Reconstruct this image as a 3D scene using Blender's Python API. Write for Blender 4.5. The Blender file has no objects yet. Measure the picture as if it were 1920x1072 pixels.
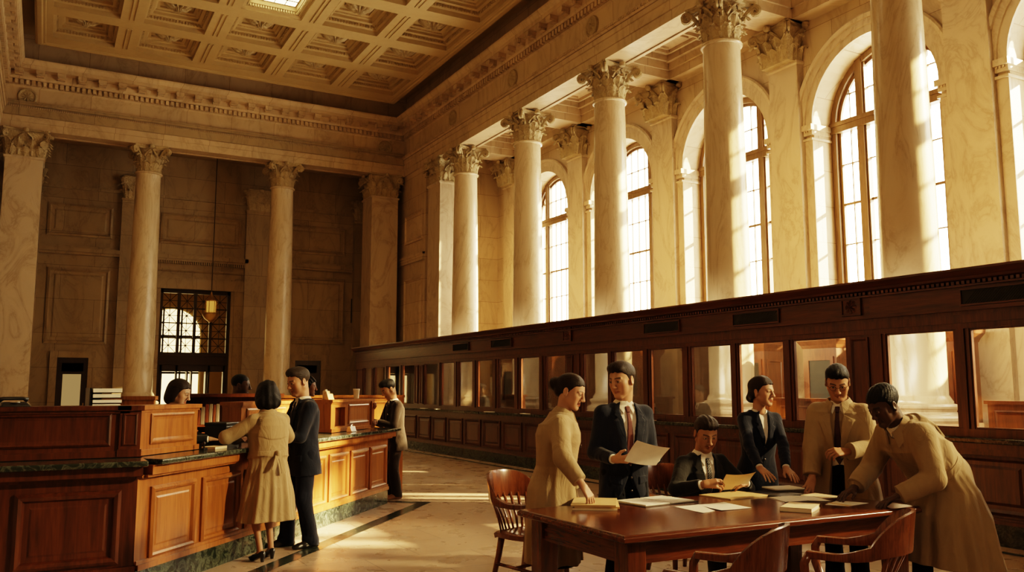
import bpy, math, random
import numpy as np
from mathutils import Vector, Matrix
random.seed(7)
PI = math.pi
SC = bpy.context.scene
COL = SC.collection
R = math.radians

# ------------------------------------------------------------------ helpers
class MB:
    """collects shapes, then links them as one mesh object"""
    def __init__(s):
        s.v = []; s.f = []; s.M = None
    def add(s, vs, fs):
        b = len(s.v)
        if s.M is not None:
            vs = [tuple(s.M @ Vector(p)) for p in vs]
        s.v += [tuple(p) for p in vs]
        s.f += [tuple(i + b for i in f) for f in fs]
    def box(s, x0, x1, y0, y1, z0, z1):
        vs = [(x, y, z) for z in (z0, z1) for y in (y0, y1) for x in (x0, x1)]
        s.add(vs, [(0,2,3,1), (4,5,7,6), (0,1,5,4), (2,6,7,3), (0,4,6,2), (1,3,7,5)])
    def cbox(s, c, d):
        s.box(c[0]-d[0]/2, c[0]+d[0]/2, c[1]-d[1]/2, c[1]+d[1]/2, c[2]-d[2]/2, c[2]+d[2]/2)
    def frustum(s, x0, x1, y0, y1, z0, z1, g):
        """box whose top grows by g on every side"""
        vs = [(x0,y0,z0),(x1,y0,z0),(x1,y1,z0),(x0,y1,z0),(x0-g,y0-g,z1),(x1+g,y0-g,z1),(x1+g,y1+g,z1),(x0-g,y1+g,z1)]
        s.add(vs, [(0,3,2,1),(4,5,6,7),(0,1,5,4),(1,2,6,5),(2,3,7,6),(3,0,4,7)])
    def lathe(s, prof, n=24, c=(0,0,0), cap=True):
        vs = []; fs = []
        for r, z in prof:
            for i in range(n):
                a = 2*PI*i/n
                vs.append((c[0]+r*math.cos(a), c[1]+r*math.sin(a), c[2]+z))
        m = len(prof)
        for j in range(m-1):
            for i in range(n):
                k = (i+1) % n
                fs.append((j*n+i, j*n+k, (j+1)*n+k, (j+1)*n+i))
        if cap:
            fs.append(tuple(range(n-1, -1, -1))); fs.append(tuple((m-1)*n+i for i in range(n)))
        s.add(vs, fs)
    def sqlathe(s, prof, c=(0,0)):
        """square stepped body: list of (half width, z)"""
        vs = []; fs = []
        for r, z in prof:
            h = r if isinstance(r, tuple) else (r, r)
            vs += [(c[0]-h[0],c[1]-h[1],z),(c[0]+h[0],c[1]-h[1],z),(c[0]+h[0],c[1]+h[1],z),(c[0]-h[0],c[1]+h[1],z)]
        m = len(prof)
        for j in range(m-1):
            for i in range(4):
                k = (i+1) % 4
                fs.append((j*4+i, j*4+k, (j+1)*4+k, (j+1)*4+i))
        fs.append((3,2,1,0)); fs.append(tuple((m-1)*4+i for i in range(4)))
        s.add(vs, fs)
    def tube(s, pts, r, n=8, cap=True, flat=1.0):
        pts = [Vector(p) for p in pts]
        rs = r if isinstance(r, (list, tuple)) else [r]*len(pts)
        vs = []; fs = []
        up = Vector((0,0,1))
        pn = None
        for i, p in enumerate(pts):
            t = (pts[min(i+1,len(pts)-1)] - pts[max(i-1,0)]).normalized()
            if pn is None:
                a = t.cross(up)
                if a.length < .05: a = t.cross(Vector((1,0,0)))
            else:
                a = pn - t*pn.dot(t)
            a.normalize(); pn = a
            b = t.cross(a).normalized()
            for k in range(n):
                q = 2*PI*k/n
                vs.append(p + a*(rs[i]*math.cos(q)) + b*(rs[i]*flat*math.sin(q)))
        for i in range(len(pts)-1):
            for k in range(n):
                l = (k+1) % n
                fs.append((i*n+k, (i+1)*n+k, (i+1)*n+l, i*n+l))
        if cap:
            fs.append(tuple(range(n))); fs.append(tuple((len(pts)-1)*n+k for k in range(n-1,-1,-1)))
        s.add(vs, fs)
    def ribbon(s, secs):
        """loft closed sections (lists of points)"""
        n = len(secs[0]); vs = [p for q in secs for p in q]; fs = []
        for i in range(len(secs)-1):
            for k in range(n):
                l = (k+1) % n
                fs.append((i*n+k, (i+1)*n+k, (i+1)*n+l, i*n+l))
        fs.append(tuple(range(n))); fs.append(tuple((len(secs)-1)*n+k for k in range(n-1,-1,-1)))
        s.add(vs, fs)
    def prism(s, poly, z0, z1):
        n = len(poly)
        vs = [(p[0],p[1],z0) for p in poly] + [(p[0],p[1],z1) for p in poly]
        fs = [tuple(range(n-1,-1,-1)), tuple(range(n,2*n))] + [(i,(i+1)%n,n+(i+1)%n,n+i) for i in range(n)]
        s.add(vs, fs)
    def panel(s, O, u, n, w, h, prof):
        """nested rectangles on a face: O lower corner, u along, n outward, z up; prof (inset, height)"""
        O = Vector(O); u = Vector(u).normalized(); n = Vector(n).normalized(); z = Vector((0,0,1))
        vs = []; fs = []
        for i, t in prof:
            for a, b in ((i,i),(w-i,i),(w-i,h-i),(i,h-i)):
                vs.append(O + u*a + z*b + n*t)
        m = len(prof)
        for j in range(m-1):
            for k in range(4):
                l = (k+1) % 4
                fs.append((j*4+k, j*4+l, (j+1)*4+l, (j+1)*4+k))
        fs.append(tuple((m-1)*4+k for k in range(4)))
        if u.cross(z).dot(n) < 0: fs = [f[::-1] for f in fs]
        s.add(vs, fs)
    def sweep(s, path, prof, closed_prof=False):
        """mitred moulding: path plan points (x,y); prof (o,z), o measured to the left of the path"""
        P = [Vector(p) for p in path]; n = len(P); offs = []
        for i in range(n):
            d0 = (P[i]-P[i-1]).normalized() if i > 0 else (P[1]-P[0]).normalized()
            d1 = (P[i+1]-P[i]).normalized() if i < n-1 else d0
            n0 = Vector((-d0.y,d0.x)); n1 = Vector((-d1.y,d1.x))
            m = (n0+n1); m = m/(m.dot(n0)) if m.length > 1e-6 else n0
            offs.append(m)
        vs = []; fs = []; k = len(prof)
        for i in range(n):
            for o, z in prof:
                q = P[i]+offs[i]*o
                vs.append((q.x,q.y,z))
        for i in range(n-1):
            for j in range(k if closed_prof else k-1):
                l = (j+1) % k
                fs.append((i*k+j, i*k+l, (i+1)*k+l, (i+1)*k+j))
        if closed_prof:
            fs.append(tuple(range(k-1,-1,-1))); fs.append(tuple((n-1)*k+j for j in range(k)))
        s.add(vs, fs)
    def build(s, name, mat, parent=None, smooth=False, bevel=0, seg=2, auto=None):
        me = bpy.data.meshes.new(name)
        me.from_pydata(s.v, [], s.f); me.update()
        if mat is not None: me.materials.append(mat)
        o = bpy.data.objects.new(name, me); COL.objects.link(o)
        if parent is not None: o.parent = parent
        if smooth:
            for p in me.polygons: p.use_smooth = True
            if auto:
                me.set_sharp_from_angle(angle=R(auto))
        if bevel:
            b = o.modifiers.new('bevel', 'BEVEL'); b.width = bevel; b.segments = seg; b.limit_method = 'ANGLE'; b.angle_limit = R(40)
        return o

def tag(o, label=None, cat=None, group=None, kind=None):
    if label: o['label'] = label
    if cat: o['category'] = cat
    if group: o['group'] = group
    if kind: o['kind'] = kind
    return o
def thing(name, label, cat, loc=(0,0,0), rz=0, group=None):
    o = bpy.data.objects.new(name, None); COL.objects.link(o)
    o.empty_display_size = .1
    o.location = loc; o.rotation_euler = (0,0,rz)
    return tag(o, label, cat, group)
def copy_tree(o, parent=None):
    c = o.copy(); COL.objects.link(c)
    if parent is not None: c.parent = parent
    for ch in list(o.children): copy_tree(ch, c)
    return c
def struct(o): o['kind'] = 'structure'; return o

# ------------------------------------------------------------------ materials
MATS = {}
class NT:
    def __init__(s, name):
        s.m = bpy.data.materials.new(name); s.m.use_nodes = True
        s.t = s.m.node_tree; s.b = s.t.nodes['Principled BSDF']; s.out = s.t.nodes['Material Output']
    def n(s, typ, **kw):
        x = s.t.nodes.new(typ)
        for k, v in kw.items():
            if k in x.inputs.keys(): x.inputs[k].default_value = v
            else: setattr(x, k, v)
        return x
    def l(s, a, b): s.t.links.new(a, b)
    def coords(s, scale=(1,1,1), rnd=True):
        tc = s.n('ShaderNodeTexCoord'); mp = s.n('ShaderNodeMapping'); mp.inputs['Scale'].default_value = scale
        if rnd:
            oi = s.n('ShaderNodeObjectInfo'); mu = s.n('ShaderNodeMath', operation='MULTIPLY'); mu.inputs[1].default_value = 37.0
            s.l(oi.outputs['Random'], mu.inputs[0])
            va = s.n('ShaderNodeVectorMath', operation='ADD'); s.l(tc.outputs['Object'], va.inputs[0]); s.l(mu.outputs[0], va.inputs[1])
            s.l(va.outputs[0], mp.inputs['Vector'])
        else: s.l(tc.outputs['Object'], mp.inputs['Vector'])
        return mp.outputs['Vector']
    def noise(s, vec, scale, detail=6, rough=.55, dist=0):
        x = s.n('ShaderNodeTexNoise'); x.inputs['Scale'].default_value = scale; x.inputs['Detail'].default_value = detail
        x.inputs['Roughness'].default_value = rough; x.inputs['Distortion'].default_value = dist
        if vec is not None: s.l(vec, x.inputs['Vector'])
        return x.outputs['Fac']
    def ramp(s, fac, stops):
        x = s.n('ShaderNodeValToRGB'); e = x.color_ramp.elements
        while len(e) < len(stops): e.new(.5)
        for k, (p, c) in enumerate(stops):
            e[k].position = p; e[k].color = (*c, 1) if len(c) == 3 else c
        s.l(fac, x.inputs['Fac']); return x.outputs['Color']
    def mix(s, fac, a, b, mode='MIX'):
        x = s.n('ShaderNodeMix', data_type='RGBA', blend_type=mode)
        for sock, v in ((x.inputs[0], fac), (x.inputs[6], a), (x.inputs[7], b)):
            if hasattr(v, 'node'): s.l(v, sock)
            else: sock.default_value = (*v, 1) if isinstance(v, tuple) and len(v) == 3 else v
        return x.outputs[2]
    def bump(s, h, strength=.2, dist=.01):
        x = s.n('ShaderNodeBump'); x.inputs['Strength'].default_value = strength; x.inputs['Distance'].default_value = dist
        s.l(h, x.inputs['Height']); s.l(x.outputs[0], s.b.inputs['Normal'])
    def set(s, **kw):
        for k, v in kw.items(): s.b.inputs[k.replace('_',' ')].default_value = v
        return s.m

def m_plain(name, c, rough=.5, metal=0, spec=.5, coat=0):
    t = NT(name); vec = t.coords(rnd=False)
    f = t.noise(vec, 14, 4)
    col = t.mix(f, tuple(x*.86 for x in c), tuple(min(1,x*1.12) for x in c))
    t.l(col, t.b.inputs['Base Color'])
    return t.set(Roughness=rough, Metallic=metal, Specular_IOR_Level=spec, Coat_Weight=coat)
def m_marble(name, base, vein, scale=1.0, rough=.35, amount=.5, tone=.16, stretch=(1,1,.45), blocks=None, tilt=.6, bumpy=None):
    t = NT(name)
    tc = t.coords((1,1,1))
    mp = t.n('ShaderNodeMapping'); mp.inputs['Rotation'].default_value = (0.3, tilt, .4); mp.inputs['Scale'].default_value = stretch
    t.l(tc, mp.inputs['Vector']); v = mp.outputs['Vector']
    w = t.noise(v, .9*scale, 7, .62, 1.3)
    vein_f = t.ramp(w, [(.42,(0,0,0)), (.49,(.55,)*3), (.505,(1,1,1)), (.53,(.35,)*3), (.62,(0,0,0))])
    br = t.noise(v, 2.2*scale, 5, .6)
    vm = t.mix(1.0, vein_f, br, 'MULTIPLY')
    big = t.noise(v, .35*scale, 5, .6, .6)
    c0 = t.mix(big, tuple(x*(1-tone) for x in base), tuple(min(1,x*(1+tone)) for x in base))
    am = t.n('ShaderNodeMath', operation='MULTIPLY'); am.inputs[1].default_value = amount*1.9
    t.l(vm, am.inputs[0]); am.use_clamp = True
    c1 = t.mix(am.outputs[0], c0, vein)
    if blocks:
        bt = t.n('ShaderNodeTexBrick'); bt.inputs['Color1'].default_value = (1,1,1,1); bt.inputs['Color2'].default_value = (.86,.86,.86,1); bt.inputs['Mortar'].default_value = (.45,.42,.4,1)
        bt.inputs['Scale'].default_value = 1; bt.inputs['Mortar Size'].default_value = blocks[2]; bt.inputs['Brick Width'].default_value = blocks[0]; bt.inputs['Row Height'].default_value = blocks[1]
        tc2 = t.n('ShaderNodeTexCoord'); sx = t.n('ShaderNodeSeparateXYZ'); t.l(tc2.outputs['Object'], sx.inputs[0])
        cx = t.n('ShaderNodeCombineXYZ'); ad = t.n('ShaderNodeMath', operation='ADD'); t.l(sx.outputs[0], ad.inputs[0]); t.l(sx.outputs[1], ad.inputs[1])
        t.l(ad.outputs[0], cx.inputs[0]); t.l(sx.outputs[2], cx.inputs[1]); t.l(cx.outputs[0], bt.inputs['Vector'])
        c1 = t.mix(1.0, c1, bt.outputs['Color'], 'MULTIPLY')
    t.l(c1, t.b.inputs['Base Color'])
    g = t.noise(tc, bumpy[0] if bumpy else 26, 4); t.bump(g, bumpy[1] if bumpy else .06, bumpy[2] if bumpy else .01)
    return t.set(Roughness=rough, Specular_IOR_Level=.4)
def m_wood(name, dark, mid, light, scale=1.0, rough=.32, grain='z', coat=.25):
    t = NT(name)
    st = {'z': (9,9,.7), 'x': (.7,9,9), 'y': (9,.7,9)}[grain]
    v = t.coords(tuple(q*scale for q in st))
    a = t.noise(v, 1.3, 6, .6, 1.6)
    b = t.noise(v, 7, 3, .6)
    m = t.mix(.3, a, b)
    v2 = t.coords((.5,.5,.3)); big = t.noise(v2, 1.2, 3)
    col = t.ramp(m, [(.3, dark), (.5, mid), (.72, light)])
    col = t.mix(big, t.mix(.35, col, dark), col)
    t.l(col, t.b.inputs['Base Color'])
    t.bump(b, .05, .003)
    return t.set(Roughness=rough, Coat_Weight=coat, Coat_Roughness=.18)
def m_cloth(name, c, rough=.85, weave=420, vary=.22, sheen=.15, wr=.45):
    t = NT(name); v = t.coords(rnd=False)
    big = t.noise(v, 4.5, 4, .6, .5); fine = t.noise(v, weave, 2)
    f = t.mix(.45, big, fine)
    col = t.mix(f, tuple(x*(1-vary) for x in c), tuple(min(1,x*(1+vary)) for x in c))
    t.l(col, t.b.inputs['Base Color'])
    mp = t.n('ShaderNodeMapping'); mp.inputs['Scale'].default_value = (1,1,.45); t.l(v, mp.inputs['Vector'])
    wv = t.noise(mp.outputs[0], 11, 3, .5, 1.2)
    t.bump(wv, wr, .02)
    return t.set(Roughness=rough, Specular_IOR_Level=.25, Sheen_Weight=sheen)
def m_stripe(name, c, s, freq=70, rot=.7, width=.16, rough=.6):
    t = NT(name); v = t.coords(rnd=False)
    mp = t.n('ShaderNodeMapping'); mp.inputs['Rotation'].default_value = (0, rot, 0); t.l(v, mp.inputs['Vector'])
    w = t.n('ShaderNodeTexWave'); w.inputs['Scale'].default_value = freq/6.28; t.l(mp.outputs[0], w.inputs['Vector'])
    col = t.ramp(w.outputs['Fac'], [(0, c), (1-width-.05, c), (1-width, s), (1, s)])
    t.l(col, t.b.inputs['Base Color']); return t.set(Roughness=rough)
def m_emit(name, c, strength, transparent=0.0):
    t = NT(name); t.t.nodes.remove(t.b)
    e = t.n('ShaderNodeEmission'); e.inputs['Strength'].default_value = strength
    v = t.coords(rnd=False); f = t.noise(v, .6, 2)
    col = t.mix(f, tuple(x*.94 for x in c), c); t.l(col, e.inputs['Color'])
    if transparent:
        tr = t.n('ShaderNodeBsdfTransparent'); tr.inputs['Color'].default_value = (transparent,)*3+(1,)
        ad = t.n('ShaderNodeAddShader'); t.l(tr.outputs[0], ad.inputs[0]); t.l(e.outputs[0], ad.inputs[1]); t.l(ad.outputs[0], t.out.inputs['Surface'])
    else: t.l(e.outputs[0], t.out.inputs['Surface'])
    return t.m
def m_glass(name, tint=(1,1,1), rough=.02, refl=.09):
    """thin pane: mostly clear with a weak mirror"""
    t = NT(name); t.t.nodes.remove(t.b)
    tr = t.n('ShaderNodeBsdfTransparent'); tr.inputs['Color'].default_value = (*tint,1)
    gl = t.n('ShaderNodeBsdfGlossy'); gl.inputs['Roughness'].default_value = rough; gl.inputs['Color'].default_value = (1,.96,.9,1)
    fr = t.n('ShaderNodeFresnel'); fr.inputs['IOR'].default_value = 1.35
    ad = t.n('ShaderNodeMath', operation='MULTIPLY'); ad.inputs[1].default_value = refl/.09*.9; t.l(fr.outputs[0], ad.inputs[0])
    mx = t.n('ShaderNodeMixShader'); t.l(ad.outputs[0], mx.inputs[0]); t.l(tr.outputs[0], mx.inputs[1]); t.l(gl.outputs[0], mx.inputs[2])
    t.l(mx.outputs[0], t.out.inputs['Surface']); return t.m

M = {}
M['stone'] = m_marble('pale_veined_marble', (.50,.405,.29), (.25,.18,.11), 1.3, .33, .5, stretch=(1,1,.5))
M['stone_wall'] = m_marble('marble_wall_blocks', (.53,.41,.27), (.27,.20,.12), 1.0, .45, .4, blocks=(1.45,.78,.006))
M['stone_dark'] = m_marble('shaded_marble_wall', (.36,.275,.165), (.15,.115,.07), 1.0, .5, .4, blocks=(2.1,1.15,.006))  # darker copy of the wall marble, shade put into the colour
M['stone_carved'] = m_marble('carved_limestone', (.42,.335,.20), (.22,.165,.09), 6.0, .6, .5, .3, (1,1,1), bumpy=(22,.8,.03))
M['plaster'] = m_marble('painted_plaster', (.42,.32,.175), (.30,.22,.115), 1.2, .6, .2)
M['shaft'] = m_marble('column_marble', (.57,.465,.325), (.30,.22,.13), 1.5, .22, .45, stretch=(1.2,1.2,.3), tilt=.25)
M['green'] = m_marble('green_black_marble', (.018,.025,.019), (.30,.34,.26), 9.0, .16, .30, stretch=(1,1,1))
M['green_top'] = m_marble('green_marble_top', (.020,.026,.021), (.32,.34,.26), 11.0, .12, .30, stretch=(1,1,1))
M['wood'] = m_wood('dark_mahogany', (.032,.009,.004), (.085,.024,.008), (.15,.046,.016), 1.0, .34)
M['wood_x'] = m_wood('dark_mahogany_rails', (.032,.009,.004), (.085,.024,.008), (.15,.046,.016), 1.0, .34, 'y')
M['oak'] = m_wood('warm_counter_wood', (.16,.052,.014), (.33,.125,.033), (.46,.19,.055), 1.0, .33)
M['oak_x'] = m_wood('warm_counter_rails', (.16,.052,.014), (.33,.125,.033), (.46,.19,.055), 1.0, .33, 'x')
M['table'] = m_wood('table_mahogany', (.045,.013,.005), (.12,.035,.012), (.21,.068,.024), 1.0, .2, 'x', .5)
M['table_leg'] = m_wood('table_leg_mahogany', (.045,.013,.005), (.12,.035,.012), (.21,.068,.024), 1.0, .22, 'z', .5)
M['table_end'] = m_wood('table_end_mahogany', (.045,.013,.005), (.12,.035,.012), (.21,.068,.024), 1.0, .22, 'y', .5)
M['chairwood'] = m_wood('chair_wood', (.07,.021,.008), (.17,.053,.018), (.26,.088,.031), 2.0, .26, 'z', .4)
M['bronze'] = m_plain('dark_bronze', (.05,.034,.02), .45, .6)
M['winframe'] = m_wood('window_frame_wood', (.10,.058,.022), (.18,.105,.042), (.25,.15,.062), 1.0, .45)
M['black'] = m_plain('black_enamel', (.012,.011,.010), .4)
M['darkwood'] = m_wood('black_stained_wood', (.010,.005,.003), (.022,.010,.005), (.04,.018,.009), 1.0, .4)
M['steel'] = m_plain('brushed_steel', (.55,.52,.47), .3, .9)
M['cabwood'] = m_wood('cabinet_wood', (.06,.02,.007), (.14,.048,.016), (.22,.08,.028), 1.0, .35)
M['glass'] = m_glass('clear_pane')
M['pane'] = m_emit('sunlit_window_pane', (1.0,.86,.62), 13.0, .92)
M['skypane'] = m_emit('skylight_glass', (1.0,.80,.42), 6.0)
M['frost'] = m_emit('frosted_door_glass', (.80,.52,.22), .30)
M['mesh'] = m_plain('grille_mesh', (.02,.022,.016), .6)
M['gold'] = m_plain('aged_brass', (.45,.28,.10), .35, .85)
M['paper'] = m_plain('white_paper', (.80,.75,.66), .7)
M['manila'] = m_plain('manila_card', (.62,.44,.22), .7)
M['cream'] = m_plain('cream_card', (.75,.62,.42), .7)
M['darkcard'] = m_plain('dark_folder_card', (.10,.075,.05), .6)
# ------------------------------------------------------------------ camera
cam = bpy.data.cameras.new('camera'); cam.sensor_width = 36; cam.lens = 1598.4/1920*36; cam.clip_end = 300
co = bpy.data.objects.new('camera', cam); COL.objects.link(co)
co.location = (0, 0, 1.6); co.rotation_euler = (R(90+6.858), 0, R(-28.63)); SC.camera = co

XR, YF, XL, YB = 11.52, 29.63, -1.6, -6.0
ZA = 9.55
PLAN = [(XR, YB), (XR, YF), (XL, YF), (XL, YB)]

# ------------------------------------------------------------------ floor
def floor_mat():
    t = NT('polished_stone_floor')
    tc = t.n('ShaderNodeTexCoord'); mp = t.n('ShaderNodeMapping'); mp.inputs['Rotation'].default_value = (0,0,R(0)); t.l(tc.outputs['Object'], mp.inputs['Vector'])
    bt = t.n('ShaderNodeTexBrick'); bt.inputs['Scale'].default_value = 1; bt.inputs['Brick Width'].default_value = 1.1; bt.inputs['Row Height'].default_value = .72
    bt.inputs['Mortar Size'].default_value = .006; bt.inputs['Color1'].default_value = (.52,.40,.29,1); bt.inputs['Color2'].default_value = (.45,.34,.25,1); bt.inputs['Mortar'].default_value = (.24,.18,.13,1)
    t.l(mp.outputs[0], bt.inputs['Vector'])
    n = t.noise(tc.outputs['Object'], 1.6, 8, .65, 1.0)
    tone = t.ramp(n, [(.3,(.86,.84,.80)),(.52,(1,1,1)),(.7,(.92,.90,.87))])
    c = t.mix(.85, bt.outputs['Color'], tone, 'MULTIPLY')
    t.l(c, t.b.inputs['Base Color'])
    r = t.noise(tc.outputs['Object'], 3, 4); rr = t.ramp(r, [(.3,(.24,)*3),(.7,(.36,)*3)])
    t.l(rr, t.b.inputs['Roughness'])
    return t.m
fb = MB(); fb.box(-2.4, 15.2, YB, 36, -.2, 0)
FLOOR = struct(fb.build('floor', floor_mat()))
DIRC = Vector((.6535, .757, 0)); NRM = Vector((.757, -.6535, 0)); C0 = Vector((.764, 7.484, 0))
def cpt(s, off, z=0): return C0 + DIRC*s + NRM*off + Vector((0,0,z))
inl = MB()
def strip(a, b, w):
    a = Vector(a); b = Vector(b); d = (b-a).normalized(); n = Vector((-d.y, d.x, 0))*w/2
    inl.add([a-n, b-n, b+n, a+n], [(0,1,2,3)])
def strip_z(pts, w, z=.004):
    inl.sweep(pts, [(-w/2, z), (w/2, z)])
p1 = cpt(-1.5,.50); p2 = cpt(5.62,.50); p3 = cpt(5.62,-1.7)
strip_z([(p1.x,p1.y),(p2.x,p2.y),(p3.x,p3.y)], .17)
strip_z([(8.36,1.5),(8.36,27.3)], .09)
struct(inl.build('trim_1', M['green']))

# ------------------------------------------------------------------ walls
def wall_box(name, mat, *boxes):
    b = MB()
    for q in boxes: b.box(*q)
    return struct(b.build(name, mat))
D2 = (3.45, 5.85, 5.13)     # main doorway
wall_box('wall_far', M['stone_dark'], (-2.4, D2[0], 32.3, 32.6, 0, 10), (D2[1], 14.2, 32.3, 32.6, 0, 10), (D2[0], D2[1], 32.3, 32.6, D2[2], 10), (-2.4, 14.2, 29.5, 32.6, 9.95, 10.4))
wall_box('wall_left', M['stone_wall'], (-2.4, -2.2, YB, 32.6, 0, 12.4))
wall_box('wall_back', M['stone_wall'], (-2.4, 15.2, YB-.2, YB, 0, 12.4))
# solid stretch of the window side between the lit pier and the far corner
sw = MB(); sw.box(11.58, 12.42, 27.62, 32.4, 0, 10.3); sw.box(11.2, 11.6, 30.85, 32.3, 0, 9.94)
for z0, z1 in ((6.9, 8.0), (1.3, 5.6)):
    sw.panel((11.58, 29.5, z0), (0,-1,0), (-1,0,0), 1.7, z1-z0, [(0,0),(0,.05),(.06,.07),(.1,.02),(.16,.02),(.22,.05)])
sw.box(11.5, 11.6, 27.65, 30.2, 6.15, 6.42); sw.box(11.47, 11.6, 27.65, 30.2, 6.34, 6.42)
SIDE = struct(sw.build('wall_side', M['stone_wall'])); SIDE['kind'] = 'structure'
wall_box('wall_aisle_end', M['stone_wall'], (12.9, 14.6, 27.1, 27.7, 0, 10.2), (12.3, 12.95, 27.62, 27.7, 0, 10.2))

# panels and string courses on the far wall behind the colonnade
fw = MB()
PR = [(0,0),(0,.05),(.07,.08),(.12,.02),(.2,.02),(.25,.05),(.28,.05)]
for x0, x1 in ((-.55, 1.95), (3.0, 6.3), (7.4, 10.3)):
    fw.panel((x0+.35, 32.3, 6.75), (1,0,0), (0,-1,0), x1-x0-.5, 1.1, PR)
    if x0 != 3.0: fw.panel((x0+.45, 32.3, 3.1 if x0 < 0 else 3.3), (1,0,0), (0,-1,0), x1-x0-.6, 2.55, PR)
    fw.box(x0, x1+.1, 32.14, 32.3, 6.12, 6.2); fw.box(x0, x1+.1, 32.08, 32.3, 6.2, 6.34); fw.box(x0, x1+.1, 32.2, 32.3, 6.34, 6.42)
    fw.box(x0, x1+.1, 32.24, 32.3, 8.38, 8.48)
    if x0 == 3.0:
        for k in range(44): fw.box(3.1+k*.075, 3.14+k*.075, 32.1, 32.2, 6.02, 6.12)
        fw.panel((D2[0]-.42, 32.3, 5.13), (1,0,0), (0,-1,0), 3.25, .72, [(0,0),(0,.06),(.05,.08),(.1,.03)])
    fw.box(x0-.3, x1+.3, 32.2, 32.3, 0, 1.0) if x0 != 3.0 else None
for x0, x1, dep in ((D2[0]-.44, D2[0], .10), (D2[1], D2[1]+.44, .10)):
    fw.box(x0, x1, 32.3-dep, 32.3, 0, 5.55)
    fw.box(x0+.1, x1-.1, 32.3-dep-.04, 32.3, 0, 5.55)
fw.box(D2[0]-.44, D2[1]+.44, 32.13, 32.3, 5.13, 5.5)
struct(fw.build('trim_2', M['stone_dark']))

# ------------------------------------------------------------------ capitals
def leaf(mb, base, out, side, w, h, curl, thick=.018, n=7, m=9):
    """acanthus leaf: rises from base, leans out and curls over at the tip"""
    base = Vector(base); out = Vector(out); side = Vector(side); up = Vector((0,0,1))
    rows = []
    for i in range(m):
        v = i/(m-1)
        if v < .72:
            q = v/.72; o = curl*.28*q*q; z = h*.9*q
        else:
            a = (v-.72)/.28*PI*1.05; r = curl*.36
            o = curl*.28 + r*(1-math.cos(a))*.95; z = h*.9 + r*math.sin(a)*.75
        wid = w*(.62+.5*math.sin(PI*min(1,v*1.15)))*(1-.45*max(0,v-.7)/.3)*(1+.16*math.sin(v*22))
        row = []
        for k in range(n):
            u = 2*k/(n-1)-1
            rib = .022*math.cos(u*PI*1.5) - .025*u*u
            row.append(base + side*(u*wid/2) + out*(o+rib) + up*z)
        rows.append(row)
    vs = [p for r in rows for p in r] + [p - out*thick for r in rows for p in r]
    fs = []; N = n*m
    for i in range(m-1):
        for k in range(n-1):
            a = i*n+k
            fs.append((a, a+1, a+n+1, a+n)); fs.append((N+a, N+a+n, N+a+n+1, N+a+1))
    for i in range(m-1):
        for e in (0, n-1):
            a = i*n+e; fs.append((a, a+n, N+a+n, N+a))
    for k in range(n-1):
        a = (m-1)*n+k; fs.append((a, a+1, N+a+1, N+a))
    mb.add(vs, fs)
def volute(mb, p0, dirv, z, size):
    """scroll that springs outward under an abacus corner"""
    dirv = Vector(dirv); p0 = Vector(p0); pts = []; rs = []
    for i in range(8):
        q = i/7; pts.append(p0 + dirv*(size*1.15*q**1.7) + Vector((0,0,z-size*1.5+size*1.5*q**.8))); rs.append(.03+.012*q)
    c = pts[-1] + Vector((0,0,-size*.5))
    for i in range(1, 15):
        a = PI/2 - i*.62; r = size*.5*(1-i/17)
        pts.append(c + dirv*(r*math.cos(a)) + Vector((0,0,r*math.sin(a)))); rs.append(.042*(1-i/26))
    mb.tube(pts, rs, 6, True, 1.25)
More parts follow.
